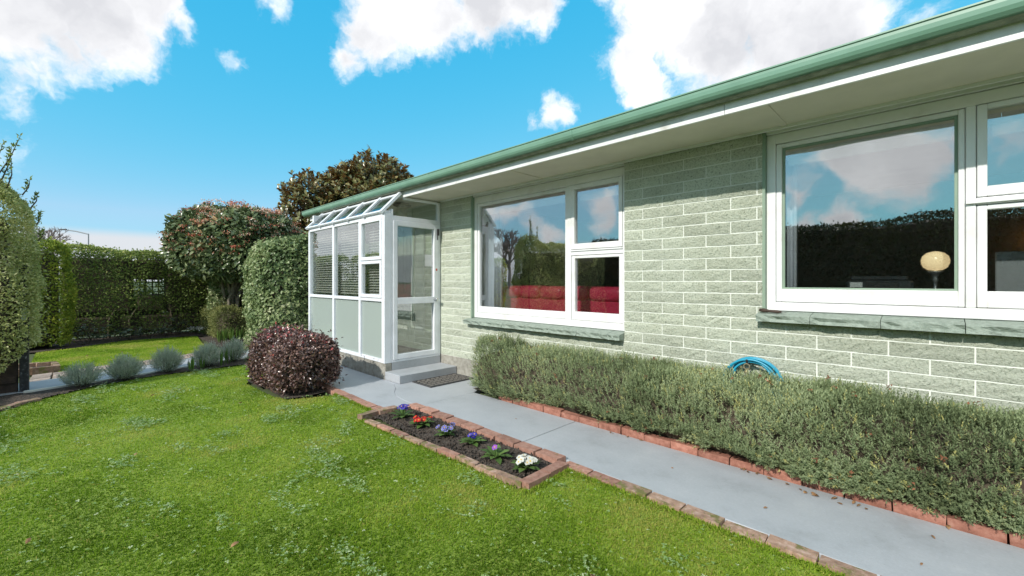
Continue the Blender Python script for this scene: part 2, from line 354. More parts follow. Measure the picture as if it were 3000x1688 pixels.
M['curtain'] = mat('pale_curtain', (.62, .65, .72), 5, .85)
M['room'] = mat('room_wall', (.32, .29, .25), 2, .9)
M['carpet'] = mat('carpet', (.16, .13, .10), 20, .95)
M['boards'] = mat('cream_boards', (.66, .66, .60), 3, .5)
M['tile'] = mat('porch_floor', (.36, .32, .25), 6, .6)
def leather():
    m = mat('crimson_leather', [(.3, (.68, .03, .09)), (.7, (.80, .06, .14))], 6, .34, .25, 90, .003); return m
M['leather'] = leather()
M['opal'] = mat('opal_glass', (.92, .78, .54), 10, .2, coat=.3)
_b = M['opal'].node_tree.nodes['Principled BSDF']; _b.inputs['Emission Color'].default_value = (1, .72, .38, 1); _b.inputs['Emission Strength'].default_value = .8   # the lamp is on
M['printer'] = mat('dark_plastic', (.035, .04, .045), 6, .4)
M['pale_grey'] = mat('pale_grey_panel', (.46, .48, .50), 4, .5)
M['hose'] = mat('blue_hose', (.02, .30, .46), 6, .35)
M['brass'] = mat('dull_brass', (.55, .48, .33), 8, .35, metal=.8)
M['redplastic'] = mat('red_plastic', (.6, .08, .05), 8, .4)
M['rubber'] = mat('rubber_mat', (.055, .055, .055), 40, .8, .4, 90)
M['amber'] = mat('amber_shade', (.8, .35, .05), 4, .5)
M['amber'].node_tree.nodes['Principled BSDF'].inputs['Emission Color'].default_value = (1, .4, .05, 1); M['amber'].node_tree.nodes['Principled BSDF'].inputs['Emission Strength'].default_value = 1.2
# leaves
M['l_pitto'] = leafmat('pittosporum_leaf', [(0, (.22, .26, .07)), (.4, (.44, .48, .17)), (.75, (.66, .67, .33)), (1, (.78, .76, .48))], .42, .5, spec=.25)
M['l_yellow'] = leafmat('yellow_green_leaf', [(0, (.13, .19, .035)), (.55, (.34, .42, .06)), (1, (.62, .60, .10))], .45, .5, spec=.2)
M['l_hedge'] = leafmat('hedge_leaf', [(0, (.12, .17, .045)), (.6, (.25, .33, .085)), (.92, (.34, .41, .12)), (1, (.52, .52, .2))], .35, .55, spec=.2)
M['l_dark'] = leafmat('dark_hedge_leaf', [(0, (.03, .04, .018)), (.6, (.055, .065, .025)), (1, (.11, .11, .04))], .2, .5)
M['l_ivy'] = leafmat('ivy_leaf', [(0, (.10, .16, .06)), (.5, (.25, .33, .14)), (.8, (.44, .49, .26)), (1, (.60, .61, .38))], .3, .4, spec=.35)
M['l_photinia'] = leafmat('glossy_leaf', [(0, (.08, .12, .05)), (.5, (.16, .21, .09)), (.85, (.28, .31, .16)), (1, (.46, .30, .13))], .15, .25, spec=.6)
M['l_flower'] = leafmat('flower_head', [(0, (.50, .13, .08)), (.45, (.66, .28, .17)), (.75, (.70, .47, .34)), (1, (.76, .68, .56))], .2, .7)
M['l_magnolia'] = leafmat('magnolia_leaf', [(0, (.07, .09, .03)), (.5, (.15, .16, .05)), (1, (.28, .23, .09))], .12, .28, spec=.6, back=(.30, .15, .055))
M['l_box'] = leafmat('box_leaf', [(0, (.10, .12, .04)), (.5, (.22, .25, .085)), (1, (.44, .44, .18))], .38, .5, spec=.2)
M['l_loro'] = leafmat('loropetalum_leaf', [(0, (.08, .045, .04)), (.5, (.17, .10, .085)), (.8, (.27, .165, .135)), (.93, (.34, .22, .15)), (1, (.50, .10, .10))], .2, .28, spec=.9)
M['l_rosemary'] = leafmat('rosemary_needle', [(0, (.12, .155, .075)), (.5, (.28, .35, .18)), (.85, (.42, .49, .29)), (1, (.54, .52, .20))], .3, .6, spec=.2)
M['l_lavender'] = leafmat('lavender_leaf', [(0, (.21, .26, .18)), (.5, (.38, .44, .34)), (1, (.56, .60, .50))], .25, .6)
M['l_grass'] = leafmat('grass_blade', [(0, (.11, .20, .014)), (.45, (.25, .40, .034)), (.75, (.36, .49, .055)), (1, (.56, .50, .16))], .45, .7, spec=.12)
M['l_clover'] = leafmat('clover_leaf', [(0, (.15, .27, .07)), (.6, (.30, .43, .17)), (1, (.54, .60, .38))], .28, .42, spec=.3)
M['l_strap'] = leafmat('strap_leaf', [(0, (.05, .11, .02)), (1, (.15, .26, .05))], .35, .4)
M['l_varieg'] = leafmat('white_edged_leaf', [(0, (.03, .06, .035)), (1, (.07, .11, .06))], .2, .4, edge=((.55, .57, .48), .75, 1.0))
M['l_prim'] = leafmat('primrose_leaf', [(0, (.06, .12, .03)), (1, (.15, .25, .06))], .25, .5)
M['l_fallen'] = mat('fallen_leaf', [(.3, (.20, .10, .045)), (.7, (.36, .21, .10))], 40, .8)

# ------------------------------------------------------------------ ground, lawn, paths
def sheet(name, poly, z, mt, parent=None):
    me = bpy.data.meshes.new(name); me.from_pydata([(x, y, z) for x, y in poly], [], [tuple(range(len(poly)))]); me.update(); return link(name, me, parent, mt)
tag(sheet('ground', [(-900, -900), (900, -900), (900, 900), (-900, 900)], -.05, M['far_ground']), kind='structure')
LAWN = [(3, 2.56), (-1.99, 2.56), (-2.0, 2.085), (-4.17, 2.0), (-4.17, 2.235), (-5.25, 2.235), (-5.42, 1.80), (-5.7, 1.66), (-6.7, 1.60), (-6.98, 1.72), (-7.1, 1.95), (-7.15, 2.15), (-8.2, 2.15), (-8.19, .86), (-8.02, .23), (-7.54, -.34), (-7.19, -.57), (-6.9, -1.0), (-6.8, -4.2), (3, -4.2)]
FARLAWN = [(-9.62, -.25), (-9.72, .3), (-9.85, .82), (-10.2, 1.5), (-10.9, 1.9), (-11.9, 1.95), (-13.3, 2.1), (-13.5, .7), (-12.75, -.1), (-12.5, -.6), (-10.5, -.58), (-10.3, -.3), (-9.8, -.2)]
tag(sheet('lawn', LAWN, -.016, M['ground']), kind='structure')
tag(sheet('far_lawn', FARLAWN, -.016, M['ground']), kind='structure')
def soilsheet(name, poly, z, parent=None, amp=.02, step=.05):
    from mathutils.geometry import tessellate_polygon
    xs = [p[0] for p in poly]; ys = [p[1] for p in poly]
    gx = np.arange(min(xs), max(xs)+step, step); gy = np.arange(min(ys), max(ys)+step, step)
    X, Y = np.meshgrid(gx, gy, indexing='ij'); pts = np.stack([X.ravel(), Y.ravel()], 1)
    ins = inside(pts, poly, .0); zz = z+(fbm(pts*9, 3, 5)-.5)*2*amp; V = np.column_stack([pts, zz]); ny = len(gy); F = []
    for i in range(len(gx)-1):
        for j in range(ny-1):
            a = i*ny+j; q = (a, a+ny, a+ny+1, a+1)
            if ins[list(q)].sum() >= 3: F += [(q[0], q[1], q[2]), (q[0], q[2], q[3])]
    return link(name, mesh_np(name, V, np.array(F)), parent, M['soil'])
def inside(p, poly, shrink=0):
    poly = np.asarray(poly); x, y = p[:, 0], p[:, 1]; r = np.zeros(len(p), bool); j = len(poly)-1
    for i in range(len(poly)):
        xi, yi = poly[i]; xj, yj = poly[j]
        c = ((yi > y) != (yj > y)) & (x < (xj-xi)*(y-yi)/(yj-yi+1e-12)+xi); r ^= c; j = i
    return r
tag(soilsheet('lavender_bed', [(-7.0, -1.5), (-6.9, -1.0), (-7.19, -.57), (-7.54, -.34), (-8.02, .23), (-8.19, .86), (-8.2, 2.1), (-7.0, 2.0), (-6.9, 1.62), (-5.45, 1.70), (-5.4, 2.24), (-7.5, 2.3), (-8.9, 2.35), (-8.66, 1.3), (-8.45, .75), (-8.3, .28), (-8.2, -.1), (-8.12, -.49), (-8.1, -3)], .0, None, .018), kind='structure')
tag(soilsheet('hedge_bed', [(-14.8, -2.5), (-12.55, -2), (-12.55, -.6), (-12.75, -.1), (-13.5, .7), (-13.35, 2.1), (-11.9, 1.95), (-10.95, 1.95), (-10.4, 2.3), (-9.9, 2.6), (-9.7, 4), (-14.8, 4)], -.01, None, .02, .12), kind='structure')
tag(soilsheet('house_bed', [(-4.2, 3.53), (3, 3.53), (3, 4.0), (-4.2, 4.0)], .02, None, .015, .08), kind='structure')

path = empty('path', (0, 0, 0)); tag(path, kind='structure')
def slab(poly, top=0.0, name='path_slab', mt=None, par=None):
    mb = MB(); mb.prism(poly, 'z', -.09, top); return mb.build(name, mt or M['path'], par or path, .004)
slab([(-2.54, 2.668), (3.2, 2.668), (3.2, 3.468), (-2.54, 3.468)])
slab([(-4.10, 2.668), (-2.55, 2.668), (-2.55, 3.468), (-4.10, 3.468)])
slab([(-4.103, 2.668), (-4.103, 3.468), (-4.17, 3.60), (-4.2, 4.0), (-5.52, 4.0), (-5.52, 3.03), (-5.2, 2.99), (-5.0, 2.9), (-4.82, 2.78), (-4.66, 2.705), (-4.4, 2.668)])
slab([(-4.15, 2.666), (-4.4, 2.666), (-4.66, 2.703), (-4.82, 2.778), (-5.001, 2.898), (-5.2, 2.988), (-5.525, 3.026), (-8.9, 3.024), (-9.6, 3.0), (-9.75, 2.4), (-8.9, 2.36), (-7.5, 2.345), (-4.25, 2.345), (-4.16, 2.40), (-4.13, 2.5)])
slab([(-8.13, -.5), (-8.31, .28), (-8.48, .81), (-8.72, 1.4), (-8.93, 2.352), (-9.76, 2.392), (-9.65, 1.5), (-9.29, .83), (-9.1, .28), (-8.87, -.5), (-8.8, -3), (-8.1, -3)])
pv = empty('paver_band', (-9.4, 0, 0)); tag(pv, 'row of worn pinkish brick pavers along far side of the garden path', 'pavers')
pts = [(-8.88, -.5, -9.51), (-9.11, .28, -9.70), (-9.30, .83, -9.85), (-9.66, 1.5, -10.15), (-9.77, 2.39, -10.3)]
def pav_at(y):
    for a, b in zip(pts, pts[1:]):
        if a[1] <= y <= b[1]:
            t = (y-a[1])/(b[1]-a[1]); return a[0]+(b[0]-a[0])*t, a[2]+(b[2]-a[2])*t
    return pts[-1][0], pts[-1][2]
y = -.49
while y < 2.2:
    a0, b0 = pav_at(y); a1, b1 = pav_at(y+.205)
    for k in range(3):
        f0, f1 = k/3+.012, (k+1)/3-.012; z = .0+random.uniform(-.004, .006); j = random.uniform(-.01, .01)
        MB().prism([(a0+(b0-a0)*f0, y+j), (a1+(b1-a1)*f0, y+.2+j), (a1+(b1-a1)*f1, y+.2+j), (a0+(b0-a0)*f1, y+j)], 'z', -.07, z).build('paver', M['paver'], pv, .005)
    y += .212
# pale edging strip on the lawn side of that path
es = empty('path_edging_strip', (-8.2, 0, 0)); tag(es, 'thin pale concrete edging strip between lavender bed and garden path', 'edging')
ep = [(-8.12, -.5), (-8.30, .28), (-8.47, .81), (-8.71, 1.4), (-8.9, 2.3)]
for a, b in zip(ep, ep[1:]):
    MB().prism([(a[0]+.004, a[1]+.004), (a[0]+.055, a[1]+.004), (b[0]+.055, b[1]-.004), (b[0]+.004, b[1]-.004)], 'z', -.05, .02).build('edging_length', M['boards'], es, .004)

# ------------------------------------------------------------------ bricks
def brickmesh(k):
    bm = bmesh.new(); bmesh.ops.create_cube(bm, size=1); r = random.Random(k)
    for v in bm.verts: v.co += Vector((r.uniform(-.012, .012), r.uniform(-.03, .03), r.uniform(-.05, .05)))
    me = bpy.data.meshes.new('brick'); bm.to_mesh(me); bm.free()
    return me
BR = {}
def brick(parent, c, size, rz, mt, tilt=0):
    k = random.randrange(6); key = (k, mt.name)
    if key not in BR:
        me = brickmesh(k); me.materials.append(mt); BR[key] = me
    o = bpy.data.objects.new('brick', BR[key]); col.objects.link(o); o.parent = parent; o.matrix_parent_inverse = Matrix.Translation(-parent.location)
    o.location = c; o.scale = size; o.rotation_euler = (tilt, random.uniform(-.02, .02), rz)
    md = o.modifiers.new('b', 'BEVEL'); md.width = .008; md.segments = 2; md.limit_method = 'NONE'
    return o
bed = empty('flower_bed', (-3.1, 2.35, 0)); tag(bed, 'narrow brick edged flower bed of dark soil beside the grey path', 'flower bed')
soilsheet('soil', [(-4.12, 2.1), (-2.05, 2.12), (-2.05, 2.56), (-4.12, 2.56)], .002, bed, .02, .02)
for i in range(9):
    x = -4.04+i*.235; brick(bed, (x, 2.607+random.uniform(-.006, .006), -.014+random.uniform(-.008, .012)), (.222, .105, .085), random.uniform(-.04, .04), M['brick'], random.uniform(-.05, .03))
for i in range(9):
    x = -3.92+i*.226; brick(bed, (x, 2.025+.013*i+random.uniform(-.006, .006), -.026+random.uniform(-.006, .008)), (.215, .06, .09), .055+random.uniform(-.05, .05), M['brick'] if i in (1, 2, 5) else M['brick_worn'])
for i in range(2): brick(bed, (-1.99+random.uniform(-.008, .008), 2.23+.225*i, -.008), (.09, .215, .08), random.uniform(-.04, .04), M['brick'])
for i, (x, y, rz) in enumerate(((-4.17, 2.10, .12), (-4.14, 2.30, -.05))): brick(bed, (x, y, -.005+.012*i), (.09, .2, .08), rz, M['brick_worn'])
P = np.column_stack([rng.uniform(-4.1, -2.07, 1500), rng.uniform(2.11, 2.55, 1500), np.full(1500, .008)])
cr = []
tet = np.array([[1, 0, -.5], [-.6, .8, -.5], [-.5, -.8, -.5], [0, .1, .9]]); tf = np.array([[0, 1, 3], [1, 2, 3], [2, 0, 3], [0, 2, 1]])
s = rng.uniform(.004, .019, 1500)[:, None, None]; ang = rng.uniform(0, 6.28, 1500); ca, sa = np.cos(ang)[:, None], np.sin(ang)[:, None]
tv = np.stack([tet[None, :, 0]*ca-tet[None, :, 1]*sa, tet[None, :, 0]*sa+tet[None, :, 1]*ca, np.broadcast_to(tet[None, :, 2], (1500, 4))], -1)*s+P[:, None, :]
o = link('soil_crumbs', mesh_np('soil_crumbs', tv.reshape(-1, 3), (np.arange(1500)[:, None, None]*4+tf[None]).reshape(-1, 3)), bed, M['soil']); o['kind'] = 'stuff'
ed = empty('lawn_edging', (-1, 2.61, 0)); tag(ed, 'row of worn mossy bricks laid flat between lawn and grey path', 'brick edging')
for i in range(22):
    brick(ed, (-1.90+i*.228, 2.6175+random.uniform(-.003, .003), -.030+random.uniform(-.006, .004)), (.218, .095, .07), random.uniform(-.03, .03), M['brick'] if i < 2 else M['brick_worn'])
ed2 = empty('bush_edging', (-4.8, 2.29, 0)); tag(ed2, 'short row of pale bricks between dark red bush and flower bed', 'brick edging')
for i in range(9): brick(ed2, (-4.30-i*.228, 2.288+random.uniform(-.005, .005), -.026), (.218, .10, .07), random.uniform(-.03, .03), M['brick'])
ed3 = empty('rosemary_edging', (-1.5, 3.5, 0)); tag(ed3, 'row of red bricks standing below the long rosemary hedge', 'brick edging')
for i in range(27): brick(ed3, (-3.55+i*.232, 3.512+random.uniform(-.006, .006), .012+random.uniform(-.006, .006)), (.224, .07, .085), random.uniform(-.03, .03), M['brick_red'], random.uniform(-.05, .05))
cb = empty('corner_bed', (-10, -.45, 0)); tag(cb, 'small soil bed framed by a low brick kerb beside the gate', 'flower bed')
for (x, y, sx, sy) in ((-9.72, -.40, .09, .22), (-9.74, -.62, .09, .22), (-9.83, -.26, .2, .08), (-10.06, -.28, .22, .08), (-10.25, -.38, .08, .22), (-10.33, -.58, .08, .22)):
    brick(cb, (x, y, .02), (sx, sy, .11), .05, M['brick_worn'])
soilsheet('soil', [(-10.3, -.9), (-9.76, -.9), (-9.76, -.3), (-10.25, -.33)], .03, cb, .02, .05)
le = empty('curved_edging', (-7.2, -.6, 0)); tag(le, 'short curved row of sunken bricks at the end of the lawn', 'brick edging')
for (x, y, rz) in ((-7.46, -.42, -1.0), (-7.30, -.56, -.7), (-7.13, -.72, -.95), (-7.02, -.92, -1.2), (-6.96, -1.14, -1.45)): brick(le, (x, y, -.02), (.2, .08, .07), rz, M['brick_worn'])

# ------------------------------------------------------------------ house
house = empty('house', (0, 4, 0)); tag(house, 'pale green block bungalow with white windows and a green gutter', 'house')
YW, ZT, ZF, CH, BL = 4.0, 2.645, .245, 2.4/23, .4155
WIN = [(-4.797, -2.307, .79, ZT), (-1.02, .78, 1.08, ZT)]
wall = MB()                                    # mortar bed, behind the block faces
def wallrect(x0, x1, z0, z1, y0=YW+.0035, y1=YW+.15): wall.box(x0, x1, y0, y1, z0, z1)
wallrect(-8.85, -4.797, ZF, ZT+.05); wallrect(-4.797, -2.307, ZF, .79); wallrect(-2.307, -1.02, ZF, ZT+.05); wallrect(-1.02, .78, ZF, 1.08); wallrect(.78, 3.6, ZF, ZT+.05)
wallo = wall.build('wall', M['mortar'], house)
def blockmesh(k, nx=8, nzz=3):
    r = np.random.default_rng(100+k); V = []; F = []
    for i in range(nx+1):
        for j in range(nzz+1):
            u, w = i/nx, j/nzz; e = (i in (0, nx)) or (j in (0, nzz))
            d = r.uniform(-.002, .003) if e else r.uniform(-.008, .002)
            V.append((u-.5+(0 if i in (0, nx) else r.uniform(-.02, .02)), d, w-.5+(0 if j in (0, nzz) else r.uniform(-.06, .06))))
    N = nzz+1
    for i in range(nx):
        for j in range(nzz):
            a = i*N+j; F.append((a, a+N, a+N+1, a+1))
    ring = [i*N for i in range(nx+1)]+[nx*N+j for j in range(1, N)]+[i*N+nzz for i in range(nx-1, -1, -1)]+[j for j in range(nzz-1, 0, -1)]
    b = len(V)
    for q in ring: V.append((V[q][0], .03, V[q][2]))
    for q in range(len(ring)):
        q2 = (q+1) % len(ring); F.append((ring[q2], ring[q], b+q, b+q2))
    me = bpy.data.meshes.new('block'); me.from_pydata(V, [], F); me.update(); me.materials.append(M['block']); return me
BLK = [blockmesh(k) for k in range(10)]
J = .009
def blocked(x0, x1, z0, z1):
    segs = [(x0, x1)]
    for (a, b, c, d) in WIN:
        if z1 > c+.02 and z0 < d:
            new = []
            for (s0, s1) in segs:
                if s1 <= a or s0 >= b: new.append((s0, s1))
                else:
                    if s0 < a: new.append((s0, a))
                    if s1 > b: new.append((b, s1))
            segs = new
    return segs
for row in range(23):
    z1 = ZT-row*CH; z0 = z1-CH; off = (-2.102 if row % 2 else -1.896)
    k0 = math.floor((-5.53-off)/BL)
    for k in range(k0, k0+20):
        a = max(off+k*BL, -5.53); b_ = min(off+(k+1)*BL, 1.95)
        if b_-a < .05: continue
        for (s0, s1) in blocked(a, b_, z0, z1):
            if s1-s0 < .04: continue
            zz0 = z0
            for (wa, wb, wc, wd) in WIN:          # the course under a sill is cut down to it
                pass
            zt = z1
            for (wa, wb, wc, wd) in WIN:
                if s0 >= wa-.01 and s1 <= wb+.01 and zt > wc: zt = wc
            if zt-z0 < .03: continue
            e0 = 0 if abs(s0-(-2.307)) < .01 or abs(s0+5.53) < .01 or abs(s0-.78) < .01 else J/2
            e1 = 0 if abs(s1+4.797) < .01 or abs(s1+1.02) < .01 else J/2
            o = bpy.data.objects.new('block', random.choice(BLK)); col.objects.link(o); o.parent = wallo
            o.location = ((s0+e0+s1-e1)/2, YW, (z0+zt)/2); o.scale = (s1-s0-e0-e1, 1, zt-z0-J)
# the same blocks go on inside the porch
mb_v = []; mb_f = []
for row in range(23):
    z1 = ZT-row*CH; z0 = z1-CH; off = (-2.102 if row % 2 else -1.896)
    for k in range(-18, -7):
        a = max(off+k*BL, -8.85); b_ = min(off+(k+1)*BL, -5.545)
        if b_-a < .06: continue
        src = random.choice(BLK); base_i = len(mb_v)
        for v in src.vertices: mb_v.append((v.co.x*(b_-a-J)+(a+b_)/2, YW+v.co.y, v.co.z*(CH-J)+(z0+z1)/2))
        for p in src.polygons: mb_f.append(tuple(base_i+i for i in p.vertices))
me = bpy.data.meshes.new('porch_blocks'); me.from_pydata(mb_v, [], mb_f); me.update(); o = link('porch_blocks', me, house, M['block']); o['kind'] = 'stuff'
MB().box(-4.797-.004, -4.777, YW-.002, YW+.11, .86, ZT).build('window_reveal', M['sage_smooth'], house)   # painted reveals beside the windows
MB().box(-1.024, -1.004, YW-.002, YW+.11, 1.15, ZT).build('window_reveal', M['sage_smooth'], house)
MB().box(-8.85, -5.534, YW+.004, YW+.16, -.08, ZF).box(-5.534, 3.6, YW+.004, YW+.16, -.08, ZF).build('foundation', M['concrete'], house)
XL, XR = -9.15, 3.8
YF = 3.325
MB().box(XL, XR, YF+.02, 11.8, ZT, ZT+.012).build('soffit', M['soffit'], house)
for x in (-8.2, -5.8, -3.42, -.86, 1.6): MB().box(x-.022, x+.022, YF+.022, YW-.035, ZT-.008, ZT-.0005).build('soffit_batten', M['soffit'], house)
MB().box(-5.5, XR, YW-.034, YW-.012, ZT-.022, ZT-.0006).box(-4.79, -2.31, YW+.02, YW+.06, ZT-.035, ZT-.003).box(-1.0, .77, YW+.02, YW+.06, ZT-.035, ZT-.003).build('soffit_trim', M['white'], house)
for a, b_ in ((XL+.03, -5.0), (-4.997, -1.1), (-1.097, .35), (.353, XR)): MB().box(a, b_, YF, YF+.02, 2.615, 2.78).build('fascia', M['fascia'], house, .002)
gp = []                                          # gutter profile (y, z)
for a in np.linspace(90, 0, 8)[:0]: pass
prof = [(3.318, 2.795), (3.318, 2.705), (3.275, 2.700), (3.250, 2.704), (3.228, 2.714), (3.212, 2.730), (3.203, 2.750), (3.200, 2.775), (3.200, 2.792), (3.192, 2.797), (3.192, 2.806), (3.206, 2.808), (3.210, 2.795), (3.210, 2.775), (3.216, 2.745), (3.25, 2.715), (3.306, 2.715), (3.306, 2.795)]
MB().prism(prof, 'x', XL-.07, XR).build('gutter', M['gutter'], house)
MB().prism([(3.318, 2.7045), (3.318, 2.700), (3.275, 2.6965), (3.25, 2.700), (3.238, 2.7055), (3.25, 2.7035), (3.275, 2.6995)], 'x', XL-.05, XR).build('gutter_lichen', M['gutter_dirty'], house)
for x in (-6.9, -2.4, .95): MB().prism([(p[0]-.004 if p[0] < 3.24 else p[0], p[1]-.003 if p[1] < 2.72 else p[1]) for p in prof[:10]], 'x', x-.012, x+.012).build('gutter_joint', M['gutter'], house)
MB().prism([(3.316, 2.79), (3.316, 2.702), (3.25, 2.70), (3.203, 2.74), (3.198, 2.806)], 'x', XL-.078, XL-.071).build('gutter_end', M['gutter'], house)
MB().prism([(3.28, 2.80), (7.7, 3.75), (12.1, 2.80), (12.1, 2.77), (7.7, 3.72), (3.28, 2.77)], 'x', XL-.05, XR).build('roof', M['roof'], house)
MB().prism([(3.34, 2.665), (3.34, 2.76), (7.7, 3.70), (12.0, 2.76), (12.0, 2.665)], 'x', XL+.0, XL+.03).build('gable_board', M['fascia'], house)
MB().box(-8.85, -8.70, YW+.152, 11.4, ZF-.3, ZT).box(3.45, 3.6, YW+.152, 11.4, ZF-.3, ZT).box(-8.7, 3.45, 11.25, 11.4, ZF-.3, ZT).build('outer_wall', M['mortar'], house)
MB().box(-8.7, 3.45, YW+.16, 11.25, .30, .36).build('floor', M['carpet'], house)
MB().box(-5.5, -5.4, YW+.16, 11.2, .36, ZT-.002).box(-1.72, -1.62, YW+.16, 11.2, .36, ZT-.002).box(1.9, 2.0, YW+.16, 11.2, .36, ZT-.002).box(-5.4, -1.72, 8.2, 8.3, .36, ZT-.002).box(-1.62, 1.9, 7.6, 7.7, .36, ZT-.002).build('room_wall', M['room'], house)

def frame(mb, x0, x1, z0, z1, y0, y1, l, r, b, t):
    """a rectangular frame of four butted members"""
    mb.box(x0, x0+l, y0, y1, z0, z1); mb.box(x1-r, x1, y0, y1, z0, z1)
    mb.box(x0+l, x1-r, y0, y1, z0, z0+b); mb.box(x0+l, x1-r, y0, y1, z1-t, z1)
def pane(x0, x1, z0, z1, y, parent, mt, name='pane'):
    return MB().box(x0, x1, y, y+.004, z0, z1).build(name, mt, parent)
def sillrow(x0, x1, ztop, parent, cuts):
    xs = [x0]+cuts+[x1]
    for a, b_ in zip(xs, xs[1:]):
        mb = MB(); n = 7; r = random.Random(int(a*1000))
        V = []
        for i in range(n+1):
            x = a+.002+(b_-a-.004)*i/n
            ring = [(YW+.075, ztop+.006), (YW-.075, ztop-.018), (YW-.098+r.uniform(-.012, .012), ztop-.028+r.uniform(-.004, .004)), (YW-.09+r.uniform(-.012, .012), ztop-.055), (YW-.098+r.uniform(-.012, .01), ztop-.078), (YW-.02, ztop-.082), (YW+.075, ztop-.082)]
            V += [(x, p, q) for p, q in ring]
        k = 7; F = [(i*k+j, i*k+(j+1) % k, (i+1)*k+(j+1) % k, (i+1)*k+j) for i in range(n) for j in range(k)]
        F += [tuple(reversed(range(k))), tuple(n*k+j for j in range(k))]
        mb.v = V; mb.f = F; mb.build('sill_stone', M['sill'], parent)
# --- left window
w = MB(); frame(w, -4.776, -2.309, .865, 2.605, YW+.045, YW+.125, .055, .045, .075, .095); w.box(-3.088, -3.030, YW+.045, YW+.125, .94, 2.51)
w.box(-3.030, -2.354, YW+.045, YW+.125, 1.69, 1.755)
wl = w.build('window', M['white'], house, .004)
s = MB(); frame(s, -4.718, -3.091, .943, 2.507, YW+.055, YW+.10, .045, .035, .085, .04); s.build('sash', M['white'], wl, .004)
s = MB(); frame(s, -3.027, -2.357, 1.760, 2.507, YW+.040, YW+.10, .045, .045, .065, .05); s.build('sash', M['white'], wl, .004)
s = MB(); frame(s, -3.027, -2.357, .943, 1.686, YW+.052, YW+.10, .045, .045, .095, .03); s.build('sash', M['white'], wl, .004)
pane(-4.673, -3.126, 1.028, 2.467, YW+.082, wl, M['glass']); pane(-2.982, -2.402, 1.825, 2.457, YW+.074, wl, M['glass']); pane(-2.982, -2.402, 1.038, 1.656, YW+.082, wl, M['glass'])
MB().box(-3.03, -2.354, YW+.032, YW+.044, 1.738, 1.752).build('drip_moulding', M['white'], wl, .002)
sillrow(-4.86, -2.309, .858, wl, [-4.46, -4.06, -3.66, -3.26, -2.86, -2.46])
# --- right window
w = MB(); frame(w, -1.003, .775, 1.152, 2.605, YW+.045, YW+.125, .065, .055, .07, .08); w.box(.140, .187, YW+.045, YW+.125, 1.222, 2.525)
w.box(.187, .72, YW+.045, YW+.125, 1.885, 1.93)
wr = w.build('window', M['white'], house, .004)
s = MB(); frame(s, -.935, .137, 1.226, 2.52, YW+.05, YW+.10, .04, .03, .105, .03); s.build('sash', M['white'], wr, .004)
s = MB(); frame(s, .190, .717, 1.934, 2.52, YW+.038, YW+.10, .045, .045, .065, .03); s.build('sash', M['white'], wr, .004)
s = MB(); frame(s, .190, .717, 1.226, 1.881, YW+.05, YW+.10, .045, .045, .105, .03); s.build('sash', M['white'], wr, .004)
s = MB(); frame(s, -.894, .106, 1.332, 2.489, YW+.07, YW+.095, .016, .016, .012, .016); s.build('glazing_bead', M['sage_smooth'], wr)
pane(-.894, .106, 1.332, 2.489, YW+.082, wr, M['glass']); pane(.236, .671, 2.0, 2.489, YW+.074, wr, M['glass']); pane(.236, .671, 1.332, 1.85, YW+.082, wr, M['glass'])
MB().box(.14, .775, YW+.022, YW+.044, 1.893, 1.915).build('drip_moulding', M['white'], wr, .002)
sillrow(-1.05, .82, 1.145, wr, [-.68, -.27, .135, .54])

# --- things in the rooms
def roller(x0, x1, z, drop, lab, y=YW+.145):
    z -= .025
    r = empty('roller_blind', (x0, y, z)); tag(r, lab, 'blind')
    MB().tube([(x0, y, z), (x1, y, z)], .03, 14).build('roller', M['white'], r, smooth=True)
    MB().box(x0+.02, x1-.02, y-.025, y-.023, z-drop, z).build('fabric', M['white'], r)
    MB().box(x0+.02, x1-.02, y-.03, y-.018, z-drop-.018, z-drop-.0005).build('bottom_rail', M['white'], r, .002)
roller(-4.66, -3.13, 2.45, .07, 'rolled up pale blind above the sofa in the wide pane')
roller(-2.98, -2.41, 2.43, .06, 'rolled up pale blind behind small pane above the sofa')
roller(-.88, .10, 2.46, .07, 'rolled up pale blind above the globe lamp and printer')
roller(.24, .67, 2.44, .07, 'rolled up pale blind behind narrow pane next to globe lamp')
def curtain(x0, x1, y, z0, z1, lab, amp=.028, waves=4, mt=None):
    n = waves*10; V = []; F = []
    for i in range(n+1):
        t = i/n; V += [(x0+(x1-x0)*t, y+amp*math.sin(t*waves*6.283), z0), (x0+(x1-x0)*t, y+amp*math.sin(t*waves*6.283+.3), z1)]
    for i in range(n): F.append((2*i, 2*i+2, 2*i+3, 2*i+1))
    me = bpy.data.meshes.new('curtain'); me.from_pydata(V, [], F); me.update()
    o = link('curtain', me, None, mt or M['curtain']); md = o.modifiers.new('t', 'SOLIDIFY'); md.thickness = .004
    for p in me.polygons: p.use_smooth = True
    return tag(o, lab, 'curtain')
curtain(-4.70, -4.38, YW+.24, .55, 2.42, 'pale blue grey curtain drawn back beside the red sofa')
curtain(-.93, -.82, YW+.22, .6, 2.42, 'pale curtain drawn back beside the printer', .02, 2)
sofa = empty('sofa', (-3.4, 4.6, .36)); tag(sofa, 'crimson leather sofa with its back to the window', 'sofa')
def soft(x0, x1, y0, y1, z0, z1, name, bev, mt, par):
    return MB().box(x0, x1, y0, y1, z0, z1).build(name, mt, par, bev, True, 4)
soft(-4.62, -2.05, 4.42, 4.66, .42, 1.16, 'backrest', .03, M['leather'], sofa)
for a, b_ in ((-4.60, -3.85), (-3.84, -3.05), (-3.04, -2.07)):
    soft(a, (a+b_)/2-.001, 4.38, 4.70, 1.14, 1.325, 'back_cushion', .07, M['leather'], sofa); soft((a+b_)/2+.001, b_, 4.38, 4.70, 1.14, 1.33, 'back_cushion', .07, M['leather'], sofa)
soft(-4.6, -2.07, 4.67, 5.25, .42, .82, 'seat', .06, M['leather'], sofa)
